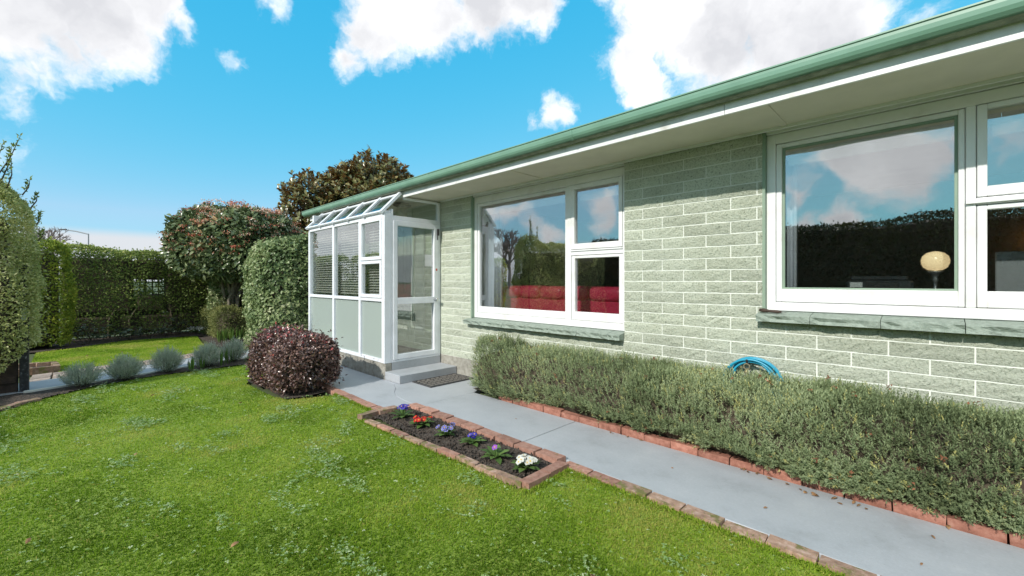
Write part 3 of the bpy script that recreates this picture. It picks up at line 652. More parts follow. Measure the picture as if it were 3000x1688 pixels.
for x in (-4.72, -2.06): soft(x, x+.12 if x > -3 else x+.11, 4.45, 5.25, .42, .98, 'armrest', .04, M['leather'], sofa)
for x in (-4.5, -2.2):
    for y in (4.5, 5.15): MB().box(x-.03, x+.03, y-.03, y+.03, .36, .42).build('leg', M['black'], sofa)
sb_ = empty('sideboard', (-4, 8, .36)); tag(sb_, 'dark wooden sideboard against the far wall behind the sofa', 'sideboard')
MB().box(-4.9, -3.4, 7.75, 8.18, .42, 1.2).build('cabinet', M['dark_timber'], sb_, .01); MB().box(-4.95, -3.35, 7.72, 8.19, 1.205, 1.24).build('top', M['dark_timber'], sb_, .006)
for x in (-4.85, -3.5): MB().box(x, x+.06, 7.8, 7.86, .36, .419).build('leg', M['dark_timber'], sb_)
pic = empty('picture', (-4.1, 8.18, 1.9)); tag(pic, 'dark framed picture on the far wall above the sideboard', 'picture')
f_ = MB(); frame(f_, -4.6, -3.7, 1.6, 2.15, 8.165, 8.198, .05, .05, .05, .05); f_.build('frame', M['black'], pic); MB().box(-4.55, -3.75, 8.18, 8.196, 1.65, 2.1).build('canvas', M['twig'], pic)
desk = empty('desk', (-.2, 4.7, .36)); tag(desk, 'desk under the wide window carrying printer and lamp', 'desk')
MB().box(-.85, 1.2, 4.25, 4.95, 1.15, 1.18).build('desktop', M['dark_timber'], desk, .004)
for x in (-.82, 1.14):
    for y in (4.28, 4.88): MB().box(x, x+.05, y, y+.05, .36, 1.149).build('leg', M['dark_timber'], desk)
pr = empty('printer', (-.33, 4.65, 1.18)); tag(pr, 'dark grey desktop printer beside the globe lamp', 'printer')
MB().box(-.53, -.12, 4.48, 4.80, 1.183, 1.40).build('body', M['printer'], pr, .015); MB().box(-.50, -.15, 4.50, 4.79, 1.402, 1.435).build('lid', M['printer'], pr, .008)
MB().box(-.50, -.42, 4.466, 4.478, 1.345, 1.385).build('sticker', M['white'], pr); MB().box(-.40, -.2, 4.468, 4.479, 1.26, 1.385).build('tray', M['black'], pr, .003)
lp = empty('globe_lamp', (0, 4.6, 1.18)); tag(lp, 'table lamp with cream glass globe on a dark metal stem', 'lamp')
MB().lathe([(.005, 1.475), (.042, 1.481), (.067, 1.50), (.079, 1.53), (.081, 1.553), (.073, 1.585), (.05, 1.61), (.015, 1.622)], 0, 4.6, 28).build('globe', M['opal'], lp, smooth=True)
MB().lathe([(.045, 1.472), (.047, 1.466), (.025, 1.45), (.014, 1.42), (.02, 1.405), (.012, 1.39), (.01, 1.33), (.018, 1.32), (.009, 1.30), (.009, 1.22), (.05, 1.205), (.06, 1.19), (.06, 1.181)], 0, 4.6, 20).build('stem', M['metal'], lp, smooth=True)
cab = MB().box(.30, .95, 4.52, 4.56, 1.183, 1.60).build('monitor', M['pale_grey'], None, .006); tag(cab, 'pale grey flat panel standing on desk behind narrow pane', 'panel')
al = empty('amber_lamp', (.62, 7.5, 1.9)); tag(al, 'small glowing amber wall lamp deep inside the study', 'lamp')
MB().lathe([(.05, 1.95), (.10, 1.75)], .9, 7.45, 16).build('shade', M['amber'], al); MB().box(.88, .92, 7.47, 7.595, 1.86, 1.9).build('bracket', M['black'], al)

# ------------------------------------------------------------------ glazed porch
PX0, PX1, PY = -8.39, -5.53, 3.03
porch = empty('porch', (-7, 3.5, 0)); tag(porch, 'white framed glazed porch with sloping glass roof against the house', 'porch')
MB().box(PX0, PX1, PY+.008, PY+.11, -.08, .222).box(PX0, PX0+.1, PY+.112, YW-.004, -.08, .222).build('base_wall', M['concrete'], porch, .006)
MB().box(PX0+.102, PX1-.002, PY+.112, YW-.012, .0, .215).build('floor', M['tile'], porch)
MB().box(PX1+.003, PX1+.40, PY+.0, YW-.002, 0.001, .112).build('step', M['path'], porch, .006)
MB().box(PX1-.10, PX1, PY+.112, YW-.012, 0.001, .2215).build('riser', M['path'], porch, .003)
FB, FT = .2225, 2.365
fr = MB(); D0, D1 = PY, PY+.07
fr.box(PX0, PX1-.085, D0, D1, FB, FB+.05); fr.box(PX0, PX1-.085, D0, D1, FT-.06, FT)
MUL = [(-8.39, -8.33), (-7.31, -7.245), (-6.335, -6.27)]
for a, b_ in MUL: fr.box(a, b_, D0-.003, D1, FB+.05, FT-.06)
for (a, b_) in ((-8.33, -7.31), (-7.245, -6.335), (-6.27, -5.615)): fr.box(a, b_, D0+.001, D1, 1.095, 1.145)
fr.build('front_frame', M['white_alu'], porch, .004)
MB().box(PX1-.084, PX1, D0-.004, D1+.03, FB, FT).build('corner_post', M['white_alu'], porch, .004)
for (a, b_) in ((-8.33, -7.31), (-7.245, -6.335), (-6.27, -5.615)): pane(a, b_, .2725, 1.095, PY+.03, porch, M['frost'], 'frosted_pane')
pane(-8.33, -7.31, 1.145, 2.305, PY+.03, porch, M['glass_porch']); pane(-7.245, -6.335, 1.145, 2.305, PY+.03, porch, M['glass_porch'])
for (z0, z1) in ((1.147, 1.69), (1.70, 2.303)):
    s = MB(); frame(s, -6.268, -5.617, z0, z1, PY-.012, PY+.05, .045, .045, .05, .045); so = s.build('opening_sash', M['white_alu'], porch, .004)
    pane(-6.223, -5.662, z0+.05, z1-.045, PY+.02, so, M['glass_porch'])
# door side
ds = MB(); X0, X1 = PX1-.07, PX1
ds.box(X0, X1-.001, PY+.101, PY+.135, FB, FT+.06); ds.box(X0, X1-.001, YW-.055, YW-.013, FB, ZT-.03)
ds.box(X0, X1-.001, PY+.135, YW-.055, FT-.09, FT-.03); ds.box(X0, X1-.001, PY+.135, YW-.055, FB, FB+.03)
ds.box(X0+.01, X1-.01, PY+.32, YW-.055, ZT-.055, ZT-.025)
ds.build('door_frame', M['white_alu'], porch, .003)
MB().hexa([(X0+.03, PY+.135, FT-.03), (X0+.034, PY+.135, FT-.03), (X0+.034, YW-.055, FT-.03), (X0+.03, YW-.055, FT-.03), (X0+.03, PY+.32, ZT-.055), (X0+.034, PY+.32, ZT-.055), (X0+.034, YW-.055, ZT-.055), (X0+.03, YW-.055, ZT-.055)]).build('fanlight_pane', M['glass_porch'], porch)
d = MB(); dy0, dy1, dz0, dz1 = PY+.138, YW-.058, FB+.034, FT-.094
d.box(X0+.012, X1+.006, dy0, dy0+.065, dz0, dz1); d.box(X0+.012, X1+.006, dy1-.075, dy1, dz0, dz1)
d.box(X0+.012, X1+.006, dy0+.065, dy1-.075, dz0, dz0+.075); d.box(X0+.012, X1+.006, dy0+.065, dy1-.075, dz1-.075, dz1); d.box(X0+.012, X1+.006, dy0+.065, dy1-.075, 1.055, 1.15)
door = d.build('door', M['white_alu'], porch, .004)
for (a, b_) in ((dz0+.075, 1.055), (1.15, dz1-.075)): MB().box(X0+.034, X0+.038, dy0+.065, dy1-.075, a, b_).build('pane', M['glass_porch'], door)
kx, ky, kz = X1+.006, dy1-.06, 1.105
MB().tube([(kx, ky, kz), (kx+.02, ky, kz), (kx+.03, ky, kz), (kx+.05, ky, kz), (kx+.062, ky, kz)], [.026, .024, .012, .027, .02], 16).build('knob', M['chrome'], door, smooth=True)
MB().box(kx+.001, kx+.035, dy1-.03, dy1+.0, 2.10, 2.2).box(kx+.001, kx+.02, dy1-.022, dy1-.014, 2.03, 2.099).build('latch', M['black'], door, .003)
MB().box(kx+.0005, kx+.0022, dy1-.045, dy1-.02, 1.55, 1.585).build('sticker', M['redplastic'], door)
# sloping glass roof
y0, z0, y1, z1 = PY-.03, FT+.0, 3.30, 2.672
dirv = Vector((0, y1-y0, z1-z0)).normalized(); nrm = Vector((0, -dirv.z, dirv.y))
def slope(x0, x1, t0, t1, h0, h1, mb):
    L_ = (Vector((0, y1, z1))-Vector((0, y0, z0))).length; A = Vector((0, y0, z0))
    P_ = lambda x, t, h: tuple(Vector((x, 0, 0))+A+dirv*(t*L_)+nrm*h)
    return mb.hexa([P_(x0, t0, h0), P_(x1, t0, h0), P_(x1, t1, h0), P_(x0, t1, h0), P_(x0, t0, h1), P_(x1, t0, h1), P_(x1, t1, h1), P_(x0, t1, h1)])
raf = [PX0+.025+i*(PX1-PX0-.05)/5 for i in range(6)]
for x in raf: slope(x-.03, x+.03, -.04, 1.0, -.012, .032, MB()).build('rafter', M['white_alu'], porch, .004)
for a, b_ in zip(raf, raf[1:]):
    slope(a+.031, b_-.031, .05, .9, 0, .005, MB()).build('roof_pane', M['glass_roof'], porch)
    slope(a+.031, b_-.031, .87, .985, -.012, .018, MB()).build('head_rail', M['white_alu'], porch, .002)
    slope(a+.031, b_-.031, .0, .085, -.01, .02, MB()).build('eaves_rail', M['white_alu'], porch, .002)
MB().box(PX0, PX1, D0+.001, D1+.02, FT+.001, FT+.03).build('wall_plate', M['white_alu'], porch)
# far end wall with two frosted lights
ew = MB(); ew.box(PX0+.001, PX0+.06, PY+.072, YW-.013, .2225, 1.15); ew.build('end_panel', M['boards'], porch)
ew = MB()
ew.box(PX0+.001, PX0+.06, PY+.072, PY+.16, 1.151, ZT-.02); ew.box(PX0+.001, PX0+.06, YW-.12, YW-.013, 1.151, ZT-.02); ew.box(PX0+.001, PX0+.06, PY+.16, YW-.12, 2.12, ZT-.02); ew.box(PX0+.001, PX0+.06, PY+.16, YW-.12, 1.60, 1.68)
ew.build('end_frame', M['white_alu'], porch, .003)
for a, b_ in ((1.151, 1.60), (1.68, 2.12)): MB().box(PX0+.03, PX0+.036, PY+.16, YW-.12, a, b_).build('frosted_pane', M['frost'], porch)
# inner house entrance seen through the porch glass
fd = MB()
for i in range(9): fd.box(-7.25+i*.115, -7.25+i*.115+.108, YW-.05, YW-.028, .36, 2.3)
fdo = fd.build('inner_boards', M['boards'], porch, .003)
MB().box(-6.2, -5.95, YW-.045, YW-.02, .5, 2.25).build('inner_sidelight', M['pale_grey'], porch)
# blinds behind the glass
slat_me = None
for bi, (a, b_, zb, zt, lab) in enumerate(((-8.32, -7.32, 1.16, 2.28, 'closed-in venetian blind in porch bay next to ivy'), (-7.235, -6.345, 1.16, 2.28, 'venetian blind in the middle bay of the porch'), (-6.21, -5.675, 1.20, 2.25, 'narrow venetian blind behind two opening sashes by porch door'))):
    vb = empty('venetian_blind', (a, PY+.13, zt)); tag(vb, lab, 'blind')
    MB().box(a, b_, PY+.105, PY+.135, zt-.0, zt+.025).build('headrail', M['white'], vb)
    sm = MB().hexa([(0, -.024, -.006), (1, -.024, -.006), (1, .024, .006), (0, .024, .006), (0, -.024, -.005), (1, -.024, -.005), (1, .024, .007), (0, .024, .007)]).mesh('slat'); sm.materials.append(M['blind'])
    z = zt-.02
    while z > zb:
        o = bpy.data.objects.new('slat', sm); col.objects.link(o); o.parent = vb; o.matrix_parent_inverse = Matrix.Translation(-vb.location)
        o.location = (a, PY+.12, z); o.scale = (b_-a, 1, 1); o.rotation_euler = (R(16+random.uniform(-3, 3)), R(random.uniform(-.25, .25)), 0); z -= .041
    for x in (a+.12, b_-.12): MB().box(x-.002, x+.002, PY+.1185, PY+.1215, zb, zt).build('cord', M['white'], vb)
nt_ = empty('notice', (-6.08, 3.94, 1.8))
def paper_mat():
    m, nt, b, o = base('printed_paper'); g = nt.nodes.new('ShaderNodeNewGeometry'); sp = nt.nodes.new('ShaderNodeSeparateXYZ'); nt.links.new(g.outputs['Position'], sp.inputs[0])
    w_ = nt.nodes.new('ShaderNodeMath'); w_.operation = 'MULTIPLY'; w_.inputs[1].default_value = 55; nt.links.new(sp.outputs['Z'], w_.inputs[0])
    f_ = nt.nodes.new('ShaderNodeMath'); f_.operation = 'FRACT'; nt.links.new(w_.outputs[0], f_.inputs[0])
    nt.links.new(ramp(nt, f_.outputs[0], [(.55, (.8, .8, .8)), (.6, (.25, .27, .32)), (.85, (.25, .27, .32)), (.9, (.8, .8, .8))]), b.inputs['Base Color']); return m
bpy.data.objects.remove(nt_)
paper = MB().box(PX1-.0325, PX1-.0318, dy1-.22, dy1-.08, 1.62, 1.80).build('notice', paper_mat()); tag(paper, 'small white printed notice stuck to the porch door glass', 'notice')
cl = empty('ceiling_light', (-6.1, 3.62, ZT)); tag(cl, 'cream cylinder ceiling light with brown glass rim in the porch', 'light')
MB().lathe([(.07, 2.40), (.075, 2.41), (.078, 2.58)], -6.1, 3.65, 20).build('body', mat('cream_glass', (.6, .55, .38), 4, .4), cl, smooth=True); MB().lathe([(.08, 2.582), (.14, 2.60), (.145, 2.615), (.08, 2.62), (.04, 2.644)], -6.1, 3.65, 20).build('rim', M['bark'], cl, smooth=True)

# mat, hose, handle
dm = empty('doormat', (-4.9, 3.56, 0)); tag(dm, 'dark rubber doormat with open scroll pattern below the porch step', 'doormat')
mx0, mx1, my0, my1 = -5.11, -4.67, 3.215, 3.95
MB().box(mx0, mx1, my0, my1, .001, .006).build('backing', M['rubber'], dm)
f_ = MB(); f_.box(mx0, mx0+.03, my0, my1, .0065, .016); f_.box(mx1-.03, mx1, my0, my1, .0065, .016); f_.box(mx0+.03, mx1-.03, my0, my0+.03, .0065, .016); f_.box(mx0+.03, mx1-.03, my1-.03, my1, .0065, .016); f_.build('border', M['rubber'], dm, .002)
sw = MB()
for i in range(5):
    for j in range(9):
        cx, cy = mx0+.065+i*.078, my0+.065+j*.076; a0 = random.uniform(0, 6.28)
        sw.tube([(cx+.033*(1-.6*t)*math.cos(a0+t*8), cy+.033*(1-.6*t)*math.sin(a0+t*8), .0125) for t in np.linspace(0, 1, 14)], .0055, 5)
sw.build('scrolls', mat('rubber_worn', (.16, .15, .135), 40, .8), dm)
hz = empty('garden_hose', (-1.08, 3.9, .5)); tag(hz, 'coil of blue garden hose hung on the block wall above the rosemary', 'hose')
rr = random.Random(5)
for i, (rad, yy) in enumerate(((.214, 3.96), (.210, 3.925), (.188, 3.962), (.186, 3.90), (.162, 3.95), (.160, 3.885), (.208, 3.87))):
    dx, dz = rr.uniform(-.012, .012), rr.uniform(-.004, .004); top = .752-.4*(.212-rad)
    ptl = [(-1.08+dx+rad*math.cos(a), yy+.012*math.sin(a*2+i), top-rad*1.02+rad*1.02*math.sin(a)+dz) for a in np.linspace(0, 2*math.pi, 49)[:-1]]
    ptl.append(ptl[0]); MB().tube(ptl, .0085, 8, False).build('hose_loop', M['hose'], hz, smooth=True)
MB().tube([(-1.09, 4.0, .725), (-1.09, 3.86, .715), (-1.09, 3.825, .72), (-1.09, 3.815, .755)], .009, 8).build('hook', M['black'], hz)
MB().tube([(-1.09+.022*math.cos(a), 3.815, .70+.022*math.sin(a)) for a in np.linspace(0, 6.283, 17)], .005, 6, False).tube([(-1.09, 3.815, .68), (-1.09, 3.815, .665), (-1.09, 3.815, .664), (-1.09, 3.815, .648), (-1.09, 3.815, .647), (-1.09, 3.815, .615)], [.012, .012, .02, .02, .01, .009], 10).build('tap_connector', M['brass'], hz)
MB().tube([(-.955, 3.82, .615), (-.93, 3.82, .61), (-.905, 3.825, .585)], .012, 8).build('clip', M['redplastic'], hz)
th = empty('window_stay', (-.97, 3.96, 1.16)); tag(th, 'dark metal stay handle lying on corner of the green stone sill', 'handle')
MB().tube([(-1.03, 3.945, 1.158), (-1.0, 3.943, 1.156), (-.96, 3.94, 1.152), (-.90, 3.936, 1.150), (-.87, 3.935, 1.149)], [.012, .017, .011, .013, .008], 10).build('grip', M['dark_timber'], th, smooth=True)
MB().tube([(-.87, 3.935, 1.149), (-.84, 3.933, 1.147)], .004, 6).build('rod', M['metal'], th)

# ------------------------------------------------------------------ planting
def box_shell(n, x0, x1, y0, y1, z0, z1, faces='xXyYZ', lump=.08, k=2.2, depth=.10, rnd=.25, seed=0):
    """random points just under the surface of a clipped hedge, with outward normals"""
    c = np.array([(x0+x1)/2, (y0+y1)/2, (z0+z1)/2]); h = np.array([(x1-x0)/2, (y1-y0)/2, (z1-z0)/2])
    F = {'x': (0, -1), 'X': (0, 1), 'y': (1, -1), 'Y': (1, 1), 'Z': (2, 1), 'z': (2, -1)}
    A = np.array([np.prod(np.delete(h, F[f][0])) for f in faces]); pick = rng.choice(len(faces), n, p=A/A.sum())
    P = rng.uniform(-1, 1, (n, 3)); N = np.zeros((n, 3))
    for i, f in enumerate(faces):
        m_ = pick == i; P[m_, F[f][0]] = F[f][1]; N[m_, F[f][0]] = F[f][1]
    # round the edges
    q = P*h; r = min(rnd, h.min()); inner = np.maximum(np.abs(q)-(h-r), 0)*np.sign(q); N = nz(inner+1e-6*N+N*.05)
    q = np.clip(q, -(h-r), h-r)+N*r
    q = q+N*((fbm((q+c)*k, 3, seed)-.5)*2*lump)[:, None]-N*(rng.exponential(depth*.4, n))[:, None]
    q = q+N*np.where(rng.random(n) < .05, rng.uniform(.02, .11, n), 0)[:, None]      # stray shoots
    return q+c, N
def foliage(name, P, N, L, W, mt, parent, up=.25, out=.6, ran=.9, rbase=None, six=False, fold=.25, droop=.15, flat=.5, rspread=1.0):
    n = len(P); T = nz(N*out+rdir(n)*ran+np.array([0, 0, up])); nn = nz(N*flat+np.array([0, 0, .4])+rdir(n)*.6)
    r = rng.random(n)*rspread if rbase is None else np.clip(rbase+rng.normal(0, .18, n), 0, 1)
    Ls = L*rng.uniform(.65, 1.25, n); Ws = W*rng.uniform(.7, 1.2, n)
    return leaf_mesh(name, P, T, nn, Ls, Ws, r, mt, parent, fold=fold, droop=droop, six=six)
def core_box(x0, x1, y0, y1, z0, z1, parent, mt=None, name='opaque_core'):
    return MB().box(x0, x1, y0, y1, z0, z1).build(name, mt or M['twig'], parent, min(.2, (x1-x0)*.3, (y1-y0)*.3), False, 2)  # solid twig-coloured core added inside the plant to block light
def twigs(name, segs, mt, parent, n=5):
    mb = MB()
    for p, r in segs: mb.tube(p, r, n)
    return mb.build(name, mt, parent)
def patchy(P, k=1.3, seed=1, amt=.55): return np.clip(.5+(fbm(P*k, 3, seed)-.5)*2.2*amt, 0, 1)

# rosemary hedge
def sprigs(P, T, ln, k, nl, nw, r, spread=.85):
    n = len(P); T = nz(T); s = np.repeat(np.arange(n), k); f = np.tile((np.arange(k)+.5)/k, n)[:, None]+rng.uniform(-.04, .04, (n*k, 1))
    rad = rdir(n*k); rad = nz(rad-T[s]*np.sum(rad*T[s], 1, keepdims=True))
    base_ = P[s]+T[s]*f*np.asarray(ln)[s][:, None]; d_ = nz(T[s]*(.55+.6*f)+rad*spread*(1.15-f*.6))
    V, F, kk, e = leaf_geo(base_, d_, T[s]+rad*.3, nl*rng.uniform(.7, 1.2, n*k)*(1.1-.35*f[:, 0]), nw, fold=.1, droop=.05)
    return V, F, np.repeat(np.clip(r[s]+.35*(f[:, 0]-.5)+rng.normal(0, .1, n*k), 0, 1), kk), e
def rosemary():
    ro = empty('rosemary_hedge', (-1.5, 3.74, 0)); tag(ro, 'long clipped grey green rosemary hedge under the house windows', 'hedge')
    x0, x1 = -4.26, 1.5; n = 24000
    x = np.where(rng.random(n) < .35, rng.uniform(-2, x1, n), rng.uniform(x0-.02, x1, n)); a = rng.uniform(-1.15, math.pi*.93, n)
    endr = np.clip((x-x0)/.35, 0, 1); es_ = np.sqrt(np.clip(1-(1-endr)**2, 0.02, 1))
    sgn = lambda v, p: np.sign(v)*np.abs(v)**p
    hx = .37*es_; hzv = .315*(.72+.28*es_)*(1+.12*(x < -3.6))
    lum = (fbm(np.column_stack([x*2.1, a*1.1]), 3, 3)-.5)*.16+(fbm(np.column_stack([x*7, a*3]), 2, 9)-.5)*.10
    cy = 3.745+.03*np.sin(x*1.7)+.03*np.sin(x*4.1+1)
    y = cy-(hx+lum)*sgn(np.cos(a), .75); z = .30+(hzv+lum)*sgn(np.sin(a), .75); y = np.where(a < 0, y+.02*a, y)
    y = np.minimum(y, 3.97); z = np.maximum(z, .02)
    Nn = nz(np.column_stack([-(1-endr)*1.2, -np.cos(a), np.sin(a)])); P = np.column_stack([x, y, z])-Nn*(.03+rng.exponential(.03, n))[:, None]
    hole = fbm(P*4.5, 2, 21) > .255; P, Nn = P[hole], Nn[hole]; n = len(P)
    T = nz(Nn*.55+np.array([0, 0, .75])+rdir(n)*.32); ln = rng.uniform(.05, .11, n)
    r = np.clip(.45+(fbm(P*2.2, 3, 8)-.5)*1.3, .1, .9); r = np.where((rng.random(n) < .05), 1, r)
    V, F, A, e = sprigs(P, T, ln, 11, .024, .0058, r)
    link('foliage', mesh_np('foliage', V, F, A, e), ro, M['l_rosemary'])
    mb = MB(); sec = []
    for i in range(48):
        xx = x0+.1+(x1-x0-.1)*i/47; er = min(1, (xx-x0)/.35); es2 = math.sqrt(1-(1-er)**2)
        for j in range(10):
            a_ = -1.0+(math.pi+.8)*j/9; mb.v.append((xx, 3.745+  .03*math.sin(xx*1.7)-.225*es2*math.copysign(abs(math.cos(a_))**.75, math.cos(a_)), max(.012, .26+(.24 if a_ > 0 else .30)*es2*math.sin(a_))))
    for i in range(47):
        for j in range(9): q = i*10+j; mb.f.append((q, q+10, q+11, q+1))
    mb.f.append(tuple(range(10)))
    mb.build('opaque_core', M['twig'], ro)  # closed dark body added under the sprigs to stop light, no separate twigs
    # spent brown flower tips
    k = 70; idx = rng.choice(n, k); P2 = P[idx]+T[idx]*.09
    sp_ = foliage('spent_tips', np.repeat(P2, 6, 0)+rng.normal(0, .008, (k*6, 3)), np.repeat(T[idx], 6, 0), .022, .012, M['l_brown'], ro); sp_['kind'] = 'stuff'
M['l_brown'] = leafmat('spent_flower', [(0, (.16, .06, .03)), (1, (.32, .15, .08))], .2, .8)
rosemary()

# lavender bushes
LAV = [(-8.02, .02, .25, .31, 'small sparse grey lavender bush nearest the garden gate'), (-8.16, .45, .26, .36, 'grey lavender bush second from the garden gate'), (-8.36, .94, .27, .43, 'rounded grey lavender bush third from the garden gate'), (-8.42, 1.46, .27, .45, 'tall grey lavender bush fourth from the garden gate'), (-8.6, 1.86, .24, .45, 'grey lavender bush next to the dark red bush')]
for i, (x, y, r_, h_, lab) in enumerate(LAV):
    lv = empty('lavender_bush', (x, y, 0)); tag(lv, lab, 'bush', 'lavender bushes along the path')
    n = 420 if i == 0 else 620
    d_ = rdir(n); d_[:, 2] = np.abs(d_[:, 2]); d_ = nz(d_*np.array([1, 1, .9])+np.array([0, 0, .12])); t = rng.uniform(.45, 1, n)[:, None]**.6
    tip = d_*np.array([r_, r_, h_])*t*rng.uniform(.8, 1.12, (n, 1))+np.array([x, y, .0]); root = np.array([x, y, .0])+(tip-np.array([x, y, 0]))*.55
    T = nz((tip-root)+np.array([0, 0, .09])); V, F, A, e = sprigs(root, T, np.full(n, .17), 13, .034, .0055, rng.uniform(.2, .8, n), .6)
    link('foliage', mesh_np('foliage', V, F, A, e), lv, M['l_lavender'])
    mb = MB()
    for q in rng.choice(n, 60): mb.tube([(x+rng.normal(0, .02), y+rng.normal(0, .02), -.01), tuple(root[q]*.5+np.array([x, y, .02])*.5), tuple(root[q])], [.007, .005, .003], 4)
    mb.build('stems', M['twig'], lv)

# dark red bush
lo = empty('red_leaved_bush', (-6.17, 2.05, 0)); tag(lo, 'rounded dark burgundy leaved bush on the lawn corner by the porch', 'bush')
P, N = box_shell(15000, -6.92, -5.42, 1.66, 2.48, -.06, .69, 'xXyYZ', .11, 2.6, .12, .30, 4)
P = P[(P[:, 2] > .0)]; N = N[:len(P)] if len(N) == len(P) else None
P, N = box_shell(16000, -6.92, -5.42, 1.66, 2.48, -.06, .69, 'xXyYZ', .11, 2.6, .12, .30, 4); k_ = P[:, 2] > .01; P, N = P[k_], N[k_]
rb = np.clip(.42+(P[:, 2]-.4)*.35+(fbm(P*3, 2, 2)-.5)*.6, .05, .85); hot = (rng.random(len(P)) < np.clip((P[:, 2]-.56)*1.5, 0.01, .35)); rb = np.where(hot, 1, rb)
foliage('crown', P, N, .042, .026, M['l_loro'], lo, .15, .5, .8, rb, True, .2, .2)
core_box(-6.7, -5.62, 1.85, 2.3, .1, .5, lo)
mb = MB()
for q in range(26):
    a = random.uniform(0, 6.28); x, y = -6.15+.15*math.cos(a)+random.uniform(-.3, .3), 2.05+.1*math.sin(a); mb.tube([(x, y, -.03), (x+random.uniform(-.15, .15), y+random.uniform(-.12, .12), .2), (x+random.uniform(-.35, .35), y+random.uniform(-.2, .2), .5)], [.012, .009, .004], 5)
mb.build('stems', M['twig'], lo)

# left hedge on the fence
ph = empty('variegated_hedge', (-8.2, -1.5, 0)); tag(ph, 'tall cream and green variegated hedge hanging over the dark fence', 'hedge')
n = 90000
P, N = box_shell(n, -8.55, -7.78, -4.3, -.38, .12, 3.25, 'XYZx', .14, 1.8, .12, .36, 6)
top = 2.30+np.clip((-.30-P[:, 1])/.40, 0, 1)**.8*.36-np.clip((-.85-P[:, 1])/.5, 0, 1)*.15+(fbm(P*2.5, 2, 3)-.5)*.3; P[:, 2] = .12+(P[:, 2]-.12)*(top-.12)/(3.13); low = .20+np.clip((P[:, 1]+.75)/.35, 0, 1)*.42
k_ = (P[:, 2] > low) & ((P[:, 1] > -2.2) | (rng.random(n) < .35)); P, N = P[k_], N[k_]
foliage('foliage', P, N, .040, .019, M['l_pitto'], ph, .25, .6, .8, np.clip(patchy(P, 2.5, 4)*.7+.2, 0, 1), False, .2, .15)
core_box(-8.38, -7.95, -4.2, -.62, .4, 2.2, ph, M['twig']); None
mb = MB(); lp_ = []
for (y, z, l) in ((-.50, 2.55, .22), (-.62, 2.62, .34), (-.68, 2.65, .5), (-.43, 2.40, .2), (-.38, 2.2, .16), (-.80, 2.65, .55), (-.37, 2.0, .14), (-.72, 2.7, .6), (-.95, 2.6, .4)):
    dv = Vector((random.uniform(-.1, .3), random.uniform(.0, .3), .75)).normalized(); b0 = Vector((-8.0, y, z-.1)); pts_ = [b0, b0+dv*l*.5+Vector((0, .02, 0)), b0+dv*l]
    mb.tube(pts_, [.008, .006, .002], 5)
    for t in np.linspace(.3, 1, 12): lp_.append(b0+dv*l*t)
mb.build('shoots', M['twig'], ph)['kind'] = 'stuff'; LP = np.array([tuple(v) for v in lp_]); foliage('shoot_leaves', np.repeat(LP, 2, 0), rdir(len(LP)*2), .05, .022, M['l_hedge'], ph, .6, .7, .3)
gf = empty('fence', (-8.2, -1.5, 0)); tag(gf, 'dark brown board fence beneath the variegated hedge', 'fence')
for i in range(22): MB().box(-8.235, -8.212, -.545-i*.17-.163, -.545-i*.17, 0, 1.25).build('board', M['dark_timber'], gf, .003)
for z in (.12, .7, 1.2): MB().box(-8.21, -8.17, -4.2, -.56, z, z+.08).build('rail', M['dark_timber'], gf, .004)
gate = empty('gate_post', (-8.2, -.5, 0)); tag(gate, 'weathered black gate post at the end of the brown fence', 'post')
m_ = mat('weathered_black', [(.45, (.02, .02, .022)), (.62, (.05, .05, .055)), (.75, (.35, .35, .37))], 26, .6, .4, 40)
MB().box(-8.27, -8.16, -.535, -.455, -.05, 1.55).build('post', m_, gate, .006); MB().box(-8.29, -8.14, -.55, -.44, 1.552, 1.59).build('cap', m_, gate, .006); MB().box(-8.158, -8.152, -.52, -.47, .9, 1.05).build('hinge', M['metal'], gate)

# yellow-green hedge
yh = empty('yellow_green_hedge', (-13.3, -1, 0)); tag(yh, 'sunlit yellow green hedge beyond the gate post', 'hedge')
P, N = box_shell(20000, -13.9, -12.8, -4.6, -.12, -.1, 2.28, 'XYZ', .13, 1.8, .12, .3, 12); k_ = P[:, 2] > .08; P, N = P[k_], N[k_]
foliage('foliage', P, N, .062, .034, M['l_yellow'], yh, .25, .5, .8, patchy(P, 1.8, 7, .8), False, .2, .2)
core_box(-13.75, -12.98, -4.5, -.32, 0, 2.02, yh)
# back hedge with trellis gap
bh = empty('boundary_hedge', (-14.6, 1.2, 0)); tag(bh, 'long clipped dark green hedge across the far end of the lawn', 'hedge')
P, N = box_shell(46000, -15.0, -14.1, -.4, 4.4, -.1, 2.16, 'XxZY', .12, 1.4, .12, .22, 15)
def hole(P): return ((P[:, 1]-1.30)/.30)**2+((P[:, 2]-1.22)/.22)**2 < 1 | (np.abs(P[:, 1]-.62) < .08) & (np.abs(P[:, 2]-.62) < .16)
thin = (P[:, 2] < .75) & (rng.random(len(P)) < .35) & (P[:, 0] > -14.5); k_ = (P[:, 2] > .05) & ~(hole(P) & (fbm(P*7, 2, 44) > .47)) & ~thin
P, N = P[k_], N[k_]; foliage('foliage', P, N, .058, .034, M['l_hedge'], bh, .2, .5, .9, np.where(P[:, 2] > 2.05, .5+.5*rng.random(len(P)), patchy(P, 1.2, 9, .6)), False, .25, .2)
for (a, b_, c, d_) in ((-.3, .97, .55, 1.95), (.97, 1.6, 1.42, 1.95), (.97, 1.6, .55, 1.04), (1.6, 4.3, .55, 1.95), (-.3, 4.3, .05, .549)): core_box(-14.75, -14.45, a, b_, c, d_, bh)
mb = MB()
